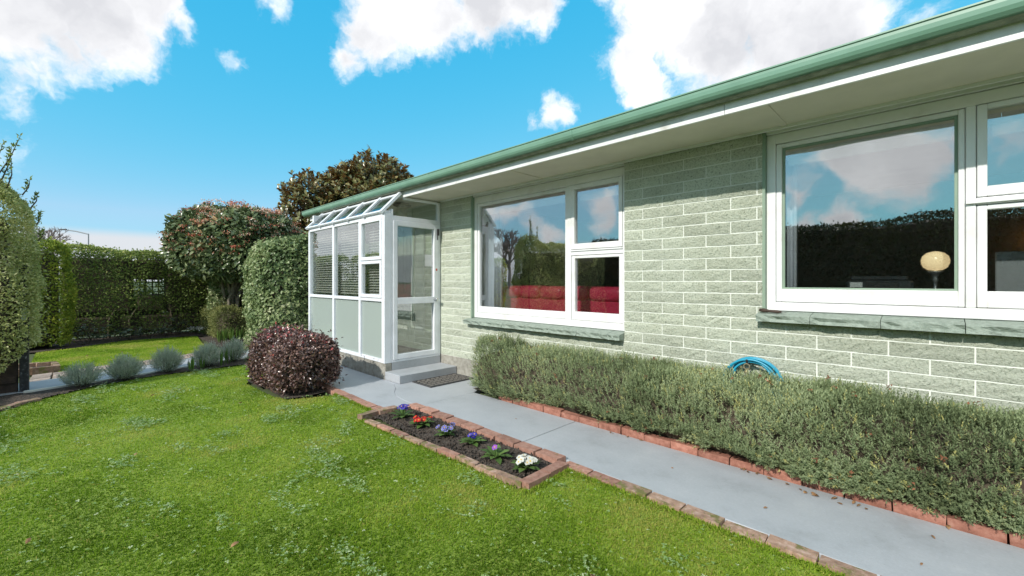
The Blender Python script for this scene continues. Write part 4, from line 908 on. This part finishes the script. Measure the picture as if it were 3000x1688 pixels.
for y in np.arange(-.2, 4.2, .62):
    yy = y+random.uniform(-.1, .1); mb.tube([(-14.5+random.uniform(-.1, .15), yy, -.05), (-14.45, yy+random.uniform(-.1, .1), .4), (-14.5, yy+random.uniform(-.25, .25), 1.0), (-14.5, yy+random.uniform(-.3, .3), 1.8)], [.035, .03, .022, .01], 6)
mb.build('trunks', M['twig'], bh)
tr_ = empty('trellis', (-15.05, 1.3, 0)); tag(tr_, 'brown wooden lattice trellis showing through gap in boundary hedge', 'trellis')
for y in np.arange(.2, 2.8, .13): MB().box(-15.10, -15.085, y, y+.028, .0, 1.75).build('upright', M['dark_timber'], tr_)
for z in np.arange(.3, 1.75, .13): MB().box(-15.083, -15.068, .15, 2.8, z, z+.028).build('lath', M['dark_timber'], tr_)
# plants at its foot
def clump(name, label, x, y, n, L, W, mt, h, rad, grp=None, up=.5):
    c = empty(name, (x, y, 0)); tag(c, label, 'plant', grp)
    a = rng.uniform(0, 6.28, n); r_ = rad*np.sqrt(rng.random(n)); P = np.column_stack([x+r_*np.cos(a), y+r_*np.sin(a), h*rng.uniform(.25, 1, n)*(1-.5*(r_/rad)**2)])
    T = nz(np.column_stack([np.cos(a), np.sin(a), np.full(n, up)])+rdir(n)*.35); leaf_mesh('leaves', P, T, nz(np.array([0, 0, 1.])+rdir(n)*.45), L*rng.uniform(.7, 1.2, n), W*rng.uniform(.8, 1.2, n), rng.random(n), mt, c, six=True, fold=.12, droop=.25)
    mb = MB()
    for q in range(0, n, 2): mb.tube([(x+(P[q, 0]-x)*.2, y+(P[q, 1]-y)*.2, -.02), tuple(P[q])], .004, 4)
    mb.build('stems', M['twig'], c); return c
for (x, y, h_, r_) in ((-13.35, .12, .42, .3), (-13.6, .55, .30, .3), (-13.75, .85, .34, .22), (-13.8, 1.22, .38, .28), (-13.85, 1.55, .30, .25), (-13.75, .2, .5, .3), (-13.9, 1.75, .5, .25)):
    clump('white_edged_plant', 'low leafy plant with white edged leaves at foot of boundary hedge', x, y, 30, .10, .07, M['l_varieg'], h_, r_, 'white edged plants under the boundary hedge')
M['l_white'] = leafmat('white_petal', [(0, (.62, .62, .55)), (1, (.8, .8, .76))], .3, .6)
for (x, y) in ((-13.95, 2.06), (-13.8, 2.2), (-13.7, 2.36), (-13.5, 2.28)):
    c = clump('white_bedding_plant', 'small white flowering plant between boundary hedge and box hedge', x, y, 26, .07, .04, M['l_prim'], .10, .13, 'white bedding plants by the box hedge')
    k = 34; foliage('flowers', np.column_stack([rng.normal(x, .07, k), rng.normal(y, .07, k), rng.uniform(.10, .17, k)]), np.tile([0, 0, 1.], (k, 1)), .045, .04, M['l_white'], c, .2, .3, .8, six=True)['kind'] = 'stuff'
# small box hedge
bx = empty('box_hedge', (-13, 2.6, 0)); tag(bx, 'low clipped box hedge beside the ivy covered trunk', 'hedge')
P, N = box_shell(16000, -14.2, -11.86, 2.28, 2.92, -.12, .76, 'xXyYZ', .07, 2.5, .07, .24, 20); k_ = P[:, 2] > .03; P, N = P[k_], N[k_]
foliage('foliage', P, N, .034, .022, M['l_box'], bx, .2, .5, .9, patchy(P, 2.5, 11, .7)); core_box(-14.05, -12.0, 2.4, 2.8, .0, .6, bx)
# strap leaved bulbs
def straps(x, y, n, h_, label):
    c = empty('bulb_leaves', (x, y, 0)); a = rng.uniform(0, 6.28, n); P = np.column_stack([x+.05*np.cos(a)*rng.random(n), y+.05*np.sin(a)*rng.random(n), np.zeros(n)]); T = nz(np.column_stack([np.cos(a)*.22, np.sin(a)*.22, np.ones(n)]))
    tag(c, label, 'plant', 'daffodil leaves in the beds'); leaf_mesh('leaves', P, T, np.column_stack([np.cos(a), np.sin(a), np.zeros(n)]), h_*rng.uniform(.7, 1.1, n), .022, rng.random(n), M['l_strap'], c, six=True, fold=.1, droop=.12)
for (x, y, h_) in ((-8.22, 1.22, .22), (-8.24, 1.36, .2), (-8.3, 1.62, .26), (-8.4, 1.76, .3), (-8.26, 2.0, .2)): straps(x, y, 9, h_, 'clump of green strap leaves among the lavender bushes')
for (x, y, h_) in ((-11.35, 2.2, .3), (-11.55, 2.35, .34), (-11.15, 2.4, .36), (-11.4, 2.6, .36), (-10.95, 2.62, .3)): straps(x, y, 16, h_, 'clump of green strap leaves in front of the box hedge')

# ivy column
iv = empty('ivy_mass', (-10.4, 3.3, 0)); tag(iv, 'rounded ivy clad mass next to the porch', 'ivy')
def ell_shell(n, c, h, p=2.6, lump=.1, k=2, seed=0, depth=.1):
    d_ = rdir(n); s_ = (np.sum(np.abs(d_)**p, 1, keepdims=True))**(-1/p); q = d_*s_*h; N = nz(np.sign(d_)*np.abs(q/h)**(p-1)/h)
    q = q*(1+((fbm((q+c)*k, 3, seed)-.5)*2*lump)[:, None]/np.mean(h))-N*rng.exponential(depth*.4, n)[:, None]+N*np.where(rng.random(n) < .05, rng.uniform(.02, .12, n), 0)[:, None]; return q+c, N
P, N = ell_shell(26000, np.array([-10.26, 3.44, 1.02]), np.array([.95, .92, 1.33]), 2.9, .11, 2.2, 31, .1); k_ = (P[:, 2] > .05); P, N = P[k_], N[k_]
foliage('foliage', P, N, .074, .066, M['l_ivy'], iv, -.35, .45, .5, np.clip(patchy(P, 2.2, 14, .7)*.8, 0, 1), False, .18, .25, 1.2)
core_box(-10.98, -9.55, 2.75, 4.1, 0, 1.95, iv)
P, N = ell_shell(2500, np.array([-10.0, 2.72, .10]), np.array([.55, .35, .32]), 2.2, .08, 3, 33); k_ = P[:, 2] > 0; foliage('ground_runners', P[k_], N[k_], .055, .05, M['l_ivy'], iv, .1, .5, .6)
# tree with red flower heads
vt = empty('flowering_tree', (-13.0, 2.75, 0)); tag(vt, 'small clipped tree with glossy leaves and coral red flower heads', 'tree')
C_ = np.array([-12.72, 2.84, 2.33]); ax = np.array([.703, .711, 0]); 
P, N = ell_shell(15000, np.zeros(3), np.array([1.36, 1.15, .84]), 3.2, .22, 1.5, 35, .14)
def rotz(V): return np.column_stack([V[:, 0]*.711-V[:, 1]*.703, V[:, 0]*.703+V[:, 1]*.711, V[:, 2]])
P = rotz(P)+C_; N = rotz(N); lowcut = P[:, 2] < 1.75+.35*np.clip((P[:, 1]-2.4), 0, 1); P, N = P[~lowcut | (rng.random(len(P)) < .6)], N[~lowcut | (rng.random(len(P)) < .6)] if False else N[:0] if False else N
P, N = ell_shell(15000, np.zeros(3), np.array([1.36, 1.15, .84]), 3.2, .22, 1.5, 35, .14); P = rotz(P)+C_; N = rotz(N)
foliage('crown', P, N, .145, .066, M['l_photinia'], vt, .05, .8, .8, patchy(P, 1.6, 16, .6)*.9, True, .2, .25)
k_ = np.where((N[:, 2] > -.25) & (rng.random(len(P)) < .034))[0]; H = P[k_]+N[k_]*.06+np.array([0, 0, .03])
topk = N[k_, 2] > .75; H[topk, 2] += rng.uniform(0, .12, topk.sum())
kk = 30; off = rng.normal(0, 1, (len(H)*kk, 3))*np.array([.062, .062, .022]); hr = np.clip(rng.random(len(H))*.9, 0, 1)
foliage('flower_heads', np.repeat(H, kk, 0)+off, np.tile([0, 0, 1.], (len(H)*kk, 1)), .035, .028, M['l_flower'], vt, .3, .6, .7, np.repeat(hr, kk))
mb = MB()
for q in range(len(H)): mb.tube([tuple(P[k_[q]]-N[k_[q]]*.1), tuple(H[q])], .005, 4)
mb.build('flower_stalks', M['twig'], vt)['kind'] = 'stuff'
mb = MB()
for q in range(11):
    a = random.uniform(0, 6.28); bx_, by_ = -13.05+random.uniform(-.16, .16), 2.78+random.uniform(-.14, .14)
    mb.tube([(bx_, by_, -.05), (bx_+random.uniform(-.05, .05), by_+random.uniform(-.05, .05), .9), (bx_+.3*math.cos(a), by_+.3*math.sin(a), 1.8), (bx_+.9*math.cos(a), by_+.8*math.sin(a), 2.6)], [.045, .04, .03, .012], 7)
mb.build('trunk', M['bark'], vt)
P, N = ell_shell(5000, np.array([-13.25, 2.62, .9]), np.array([.28, .28, 1.0]), 3, .06, 3, 37); foliage('trunk_ivy', P, N, .055, .048, M['l_ivy'], vt, -.3, .4, .5)
core_box(-14.0, -11.9, 2.0, 3.4, 2.0, 2.85, vt)
# magnolia behind the house end
mg = empty('magnolia_tree', (-13.4, 6.4, 0)); tag(mg, 'bronze backed evergreen magnolia tree rising behind the porch roof', 'tree')
lobes = [((-13.3, 6.5, 3.3), (1.7, 1.7, 1.5)), ((-12.9, 6.75, 4.4), (1.05, 1.05, 1.05)), ((-13.8, 5.35, 3.65), (1.2, 1.2, 1.2)), ((-12.6, 7.3, 3.9), (1.1, 1.1, .9)), ((-13.6, 5.6, 2.2), (1.4, 1.5, 1.3)), ((-13.3, 6.1, 4.2), (.8, .8, .8))]
PP = []; NN = []
for i, (c, h_) in enumerate(lobes):
    P, N = ell_shell(520 if i else 800, np.array(c), np.array(h_), 2.1, .25, 1.6, 40+i, .5); PP.append(P); NN.append(N)
P = np.concatenate(PP); N = np.concatenate(NN); T0 = nz(N*.7+np.array([0, 0, .75])+rdir(len(P))*.3); k = 11
s_ = np.repeat(np.arange(len(P)), k); f_ = np.tile(np.arange(k)/k, len(P))[:, None]; rad = rdir(len(s_)); rad = nz(rad-T0[s_]*np.sum(rad*T0[s_], 1, keepdims=True))
LPp = P[s_]+T0[s_]*(f_-.6)*.26; LT = nz(T0[s_]*(.25+.8*f_)+rad*.85); leaf_mesh('crown', LPp, LT, nz(T0[s_]*.8-rad*.6+rdir(len(s_))*.15),   .16*rng.uniform(.75, 1.2, len(s_)), .085, rng.random(len(s_)), M['l_magnolia'], mg, six=True, fold=.15, droop=.1)
mb = MB(); mb.tube([(-13.3, 6.4, -.05), (-13.3, 6.45, 1.5), (-13.15, 6.55, 3), (-12.95, 6.7, 4.8)], [.16, .13, .09, .03], 9)
for q in range(0, len(P), 9):
    z = random.uniform(1.0, 3.4); mb.tube([(-13.25, 6.5, min(z, P[q, 2])), tuple((P[q]+np.array([-13.25, 6.5, z]))/2+np.array([0, 0, .1])), tuple(P[q])], [.035, .022, .008], 5)
mb.build('trunk', M['bark'], mg)

# hedge on the far side of the lawn (behind the viewer, mirrored in the windows)
oh = empty('garden_hedge', (-6, -4.9, 0)); tag(oh, 'tall dark hedge along the lawn opposite the house windows', 'hedge')
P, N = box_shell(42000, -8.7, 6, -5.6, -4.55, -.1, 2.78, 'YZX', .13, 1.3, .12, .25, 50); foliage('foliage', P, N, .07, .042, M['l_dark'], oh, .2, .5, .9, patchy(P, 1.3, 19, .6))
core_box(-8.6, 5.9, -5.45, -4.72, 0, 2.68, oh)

# ------------------------------------------------------------------ flowers in the brick bed
M['p_blue'] = leafmat('blue_petal', [(0, (.03, .02, .28)), (1, (.10, .08, .5))], .25, .6); M['p_red'] = leafmat('red_petal', [(0, (.45, .005, .01)), (1, (.65, .02, .02))], .25, .6)
M['p_violet'] = leafmat('violet_petal', [(0, (.16, .03, .35)), (1, (.32, .10, .5))], .25, .6); M['p_yellow'] = leafmat('yellow_eye', [(0, (.7, .4, .02)), (1, (.75, .5, .04))], .2, .6)
M['p_bluewhite'] = leafmat('white_rimmed_petal', [(0, (.05, .05, .38)), (1, (.12, .12, .5))], .25, .6, edge=((.7, .72, .78), .75, 1.0))
def primrose(x, y, petal, nf, lab, nl=9, ls=.085, fh=.075, spread=.045):
    ls *= 1.3; nl += 3; spread *= 1.15; fh *= 1.15; nf += 1
    c = empty('primrose', (x, y, 0)); tag(c, lab, 'flower', 'primroses in the brick bed')
    a0 = random.uniform(0, 6.28)
    for i in range(nl):
        a = a0+i*2.4; el = .35+.9*i/nl; V, F, k, e = leaf_geo(np.array([[x+.008*math.cos(a), y+.008*math.sin(a), .012]]), np.array([[math.cos(a), math.sin(a), el]]), np.array([[-math.cos(a)*el, -math.sin(a)*el, 1.]]), ls*random.uniform(.8, 1.15), .055, .15, .3, True)
        link('leaf', mesh_np('leaf', V, F, np.full(len(V), random.random()), e), c, M['l_prim'])
    for i in range(nf):
        a = random.uniform(0, 6.28); r_ = spread*math.sqrt(random.random()); fx, fy, fz = x+r_*math.cos(a), y+r_*math.sin(a), fh+random.uniform(-.012, .015)
        up = Vector((math.cos(a)*.45+random.uniform(-.2, .3), math.sin(a)*.45-.35, 1)).normalized(); u = up.orthogonal().normalized(); v = up.cross(u)
        T = np.array([tuple(u*math.cos(b)+v*math.sin(b)+up*.15) for b in np.arange(5)*1.2566+.3]); P0 = np.tile(np.array([fx, fy, fz]), (5, 1))
        V, F, k, e = leaf_geo(P0, T, np.tile(np.array(tuple(up)), (5, 1)), .026, .025, .05, .1, True, .5)
        fo = link('blossom', mesh_np('blossom', V, F, np.full(len(V), random.random()), e), c, petal)
        V, F, k, e = leaf_geo(P0+np.array(tuple(up))*.002, T, np.tile(np.array(tuple(up)), (5, 1)), .007, .008, .05, .0); fo2 = link('blossom_eye', mesh_np('blossom_eye', V, F, np.full(len(V), random.random()), e), c, M['p_yellow'])
        MB().tube([(x, y, .0), (fx, fy, fz-.001)], .0022, 5).build('stalk', M['l_prim'], c)
primrose(-3.83, 2.30, M['p_blue'], 8, 'deep blue primrose at the porch end of the brick bed', 9, .10, .11)
primrose(-3.49, 2.31, M['p_red'], 7, 'bright red primrose in the brick bed', 11, .095, .07, .07)
primrose(-3.12, 2.31, M['p_bluewhite'], 11, 'blue primrose with white rimmed petals in the brick bed', 6, .075, .075, .075)
primrose(-2.80, 2.35, M['p_blue'], 3, 'small leafy primrose with a few dark blue blooms in brick bed', 10, .085, .07, .02)
primrose(-2.44, 2.29, M['p_violet'], 2, 'leafy primrose with a single violet bloom in the brick bed', 10, .10, .075, .02)
primrose(-2.145, 2.31, M['p_bwhite'] if 'p_bwhite' in M else M['l_white'], 17, 'large white primrose at the open lawn end of the brick bed', 11, .085, .075, .062)

# ------------------------------------------------------------------ grass
def blades(P, h, w, r, lean=1.0):
    n = len(P); a = rng.uniform(0, 6.283, n); b = a+rng.normal(1.57, .5, n); le = np.minimum(np.abs(rng.normal(0, lean, n)), 1.3)
    side = np.column_stack([np.cos(b), np.sin(b), np.zeros(n)])*w[:, None]*.55; d_ = np.column_stack([np.cos(a), np.sin(a), np.zeros(n)]); Z = np.array([0, 0, 1.])
    mid = P+d_*(h*np.sin(le)*.35)[:, None]+Z*(h*.5*np.cos(le*.5))[:, None]; tip = P+d_*(h*np.sin(le)*.95)[:, None]+Z*(h*np.cos(le))[:, None]
    V = np.stack([P, mid-side, mid+side, tip], 1).reshape(-1, 3); F = (np.arange(n)[:, None, None]*4+np.array([[0, 2, 3], [0, 3, 1]])[None]).reshape(-1, 3)
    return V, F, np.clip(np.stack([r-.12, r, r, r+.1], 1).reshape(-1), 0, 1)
def in_view(p, m=.5):
    f_ = p[:, 0]*-.7034+p[:, 1]*.7108; s_ = p[:, 0]*.7108+p[:, 1]*.7034; return (f_ > .4) & (np.abs(s_) < f_*(1.2+m)+.6)
def sow(poly, dens0, name, label, d0=2.2, fall=1.35, hmul=1.0, lim=520000):
    xs = [p[0] for p in poly]; ys = [p[1] for p in poly]; A = (max(xs)-min(xs))*(max(ys)-min(ys)); n = int(A*dens0)
    p = np.column_stack([rng.uniform(min(xs), max(xs), n), rng.uniform(min(ys), max(ys), n)]); d_ = np.linalg.norm(p, axis=1)
    keep = (rng.random(n) < np.minimum(1, (d0/d_)**fall)); vis = in_view(p); keep &= vis | (rng.random(n) < .3); p = p[keep]; p = p[inside(p, poly)][:lim]; d_ = np.linalg.norm(p, axis=1)
    hue = np.clip(.50+(fbm(p*1.3, 3, 61)-.5)*1.4+(fbm(p*5, 2, 67)-.5)*.5+rng.normal(0, .12, len(p)), 0, .92); hue = np.where(rng.random(len(p)) < .025, 1, hue)
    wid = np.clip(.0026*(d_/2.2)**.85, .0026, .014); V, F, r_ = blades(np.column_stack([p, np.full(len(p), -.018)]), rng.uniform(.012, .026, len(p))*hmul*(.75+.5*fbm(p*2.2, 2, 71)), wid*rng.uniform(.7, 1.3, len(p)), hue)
    o = link(name, mesh_np(name, V, F, r_), None, M['l_grass']); tag(o, label, 'grass', None, 'stuff'); return o
LG = [(x, y) for x, y in LAWN]
sow(LG, 27000, 'lawn_grass', 'short mown green grass of the front lawn')
sow(FARLAWN, 9000, 'far_lawn_grass', 'short mown grass of the lawn beyond the garden path', 6, 1.0)
# shaggy fringe of longer blades along the bricks
fr_p = np.concatenate([np.column_stack([rng.uniform(-1.95, 1.2, 5000), 2.55+rng.normal(0, .022, 5000)]), np.column_stack([rng.uniform(-4.1, -2.0, 3500), 2.03-.02+rng.normal(0, .012, 3500)]), np.column_stack([-1.935+rng.normal(0, .012, 900), rng.uniform(2.08, 2.56, 900)]), np.column_stack([rng.uniform(-5.3, -4.2, 1800), 2.225+rng.normal(0, .012, 1800)])])
fr_p[5000:8500, 1] += (fr_p[5000:8500, 0]+3.92)*.058
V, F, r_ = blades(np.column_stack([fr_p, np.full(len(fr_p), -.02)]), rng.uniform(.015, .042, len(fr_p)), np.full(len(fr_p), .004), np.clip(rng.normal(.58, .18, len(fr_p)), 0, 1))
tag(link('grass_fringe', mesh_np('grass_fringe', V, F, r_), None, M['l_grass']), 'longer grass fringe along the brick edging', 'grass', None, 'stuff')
# clover and daisies-leaf weeds in patches
n = 260000; p = np.column_stack([rng.uniform(-8.3, 1.0, n), rng.uniform(-3, 2.55, n)]); p = p[inside(p, LAWN) & in_view(p)]; d_ = np.linalg.norm(p, axis=1)
st = fbm(np.column_stack([p[:, 0]*3.2+p[:, 1]*.8, p[:, 1]*5.2]), 4, 81); den = np.clip((st-.60)/.16, 0, 1)*.65+.016; p = p[(rng.random(len(p)) < den*np.minimum(1, (3.2/d_)**.8))]
d_ = np.linalg.norm(p, axis=1); n = len(p); a = rng.uniform(0, 6.283, n); k = 3; s_ = np.repeat(np.arange(n), k); aa = a[s_]+np.tile(np.arange(k)*2.094, n)
LPp = np.column_stack([p, rng.uniform(.0, .022, n)])[s_]; T = np.column_stack([np.cos(aa), np.sin(aa), np.full(n*k, .25)+rng.normal(0, .25, n*k)])
sz = (rng.uniform(.006, .012, n)*np.clip((d_/2.5)**.4, 1, 1.6))[s_]
o = leaf_mesh('lawn_weeds', LPp, T, nz(np.array([0, 0, 1.])+rdir(n*k)*.35), sz, sz*.9, np.clip(rng.normal(.5, .25, n), 0, 1)[s_], M['l_clover'], None, fold=.12, droop=.1, widest=.6); tag(o, 'patches of pale clover and broad leaved weeds in the lawn', 'weeds', None, 'stuff')

# fallen leaves
def fallen(x, y, z, s, lab, grp):
    V, F, k, e = leaf_geo(np.array([[0, 0, 0.]]), np.array([[1., 0, random.uniform(-.1, .3)]]), np.array([[0, random.uniform(-.3, .3), 1.]]), s, s*.55, .3, -.2, True)
    o = link('fallen_leaf', mesh_np('fallen_leaf', V, F), None, M['l_fallen'], (x, y, z+s*.05)); o.rotation_euler = (random.uniform(-.3, .3), random.uniform(-.2, .2), random.uniform(0, 6.28))
    md = o.modifiers.new('t', 'SOLIDIFY'); md.thickness = .0008; tag(o, lab, 'leaf', grp)
for i in range(26):
    c = random.choice([(-2.05, 3.44), (-.96, 3.44), (-.75, 3.42), (-.3, 3.44), (-1.9, 3.45), (-.5, 3.38), (.1, 3.43)]); fallen(c[0]+random.gauss(0, .09), min(3.45, c[1]-abs(random.gauss(0, .025))), .004, random.uniform(.022, .045), 'dry brown leaf lying against the red bricks on the path', 'dry leaves along the red bricks')
for (x, y) in ((-.75, 2.95), (-.05, 2.9), (.0, 3.25), (-1.4, 3.1), (.3, 3.0), (-3.0, 3.1), (.15, 2.8)): fallen(x, y, .004, random.uniform(.015, .03), 'small dry leaf lying out on the grey path', 'dry leaves on the grey path')
for (x, y) in ((-1.15, 1.7), (-2.6, .55), (-4.5, .3), (-5.6, 1.3), (-6.7, .6), (-3.4, -.2), (-11.2, .6), (-11.9, 1.0), (-10.4, 1.1), (-11.0, .1), (-10.2, .35)): fallen(x, y, .012, random.uniform(.03, .05), 'dry brown leaf lying on the mown grass', 'dry leaves on the grass')

# ------------------------------------------------------------------ beyond the hedge
M['lamp_grey'] = mat('lamp_grey', (.22, .24, .26), 2, .6)
sl = empty('street_lamp', (-83.9, .85, 0)); tag(sl, 'slim grey street lamp with outreach arm beyond the boundary hedge', 'street lamp')
bx_, by_ = -83.9, .85
MB().tube([(bx_, by_, -.05), (bx_, by_, 7.9)], [.11, .065], 10).build('pole', M['lamp_grey'], sl)
ex, ey = bx_-2.2, by_-2.2
MB().tube([(bx_, by_, 7.85), (bx_-1.2, by_-1.2, 8.25), (ex, ey, 8.45)], [.08, .075, .07], 8).build('arm', M['lamp_grey'], sl)
MB().hexa([(ex-.55, ey-.75, 8.42), (ex-.75, ey-.55, 8.42), (ex+.1, ey+.1, 8.40), (ex+.25, ey-.05, 8.40), (ex-.5, ey-.7, 8.56), (ex-.7, ey-.5, 8.56), (ex+.1, ey+.1, 8.58), (ex+.22, ey-.05, 8.58)]).build('lamp_head', M['black'], sl, .02)
def bare_tree(x, y, h_, sp, label, seed):
    r = random.Random(seed); t = empty('bare_tree', (x, y, 0)); tag(t, label, 'tree'); tm = MB(); mb = MB()
    tm.tube([(x, y, -.05), (x+.1, y, h_*.25), (x, y+.1, h_*.42)], [h_*.03, h_*.024, h_*.02], 8); tm.build('trunk', M['bark_far'], t)
    def grow(p, d, l, rad, lv):
        q = p+d*l; mb.tube([p, p+d*l*.5+Vector((r.uniform(-.05, .05)*l, r.uniform(-.05, .05)*l, 0)), q], [rad, rad*.8, rad*.6], 4, False)
        if lv == 0: return
        for _ in range(3 if lv > 1 else 4):
            nd = (d+Vector((r.uniform(-1, 1), r.uniform(-1, 1), r.uniform(-.35, .6)))*sp).normalized(); grow(q, nd, l*r.uniform(.6, .85), rad*.62, lv-1)
    for i in range(9): grow(Vector((x, y, h_*(.25+.03*i))), Vector((r.uniform(-1, 1), r.uniform(-1, 1), .8)).normalized(), h_*.17, h_*.02, 4)
    mb.build('crown', M['bark_far'], t)
M['bark_far'] = mat('winter_twigs', (.30, .24, .22), 3, .9)
bare_tree(-78, -3.5, 8.6, .75, 'bare winter tree behind the street lamp', 1); bare_tree(-70, 11, 6.6, .8, 'low bare winter tree beyond boundary hedge near flowering tree', 4)
bare_tree(-60, -52, 13, .75, 'bare winter tree across the street mirrored in the sofa window', 6)
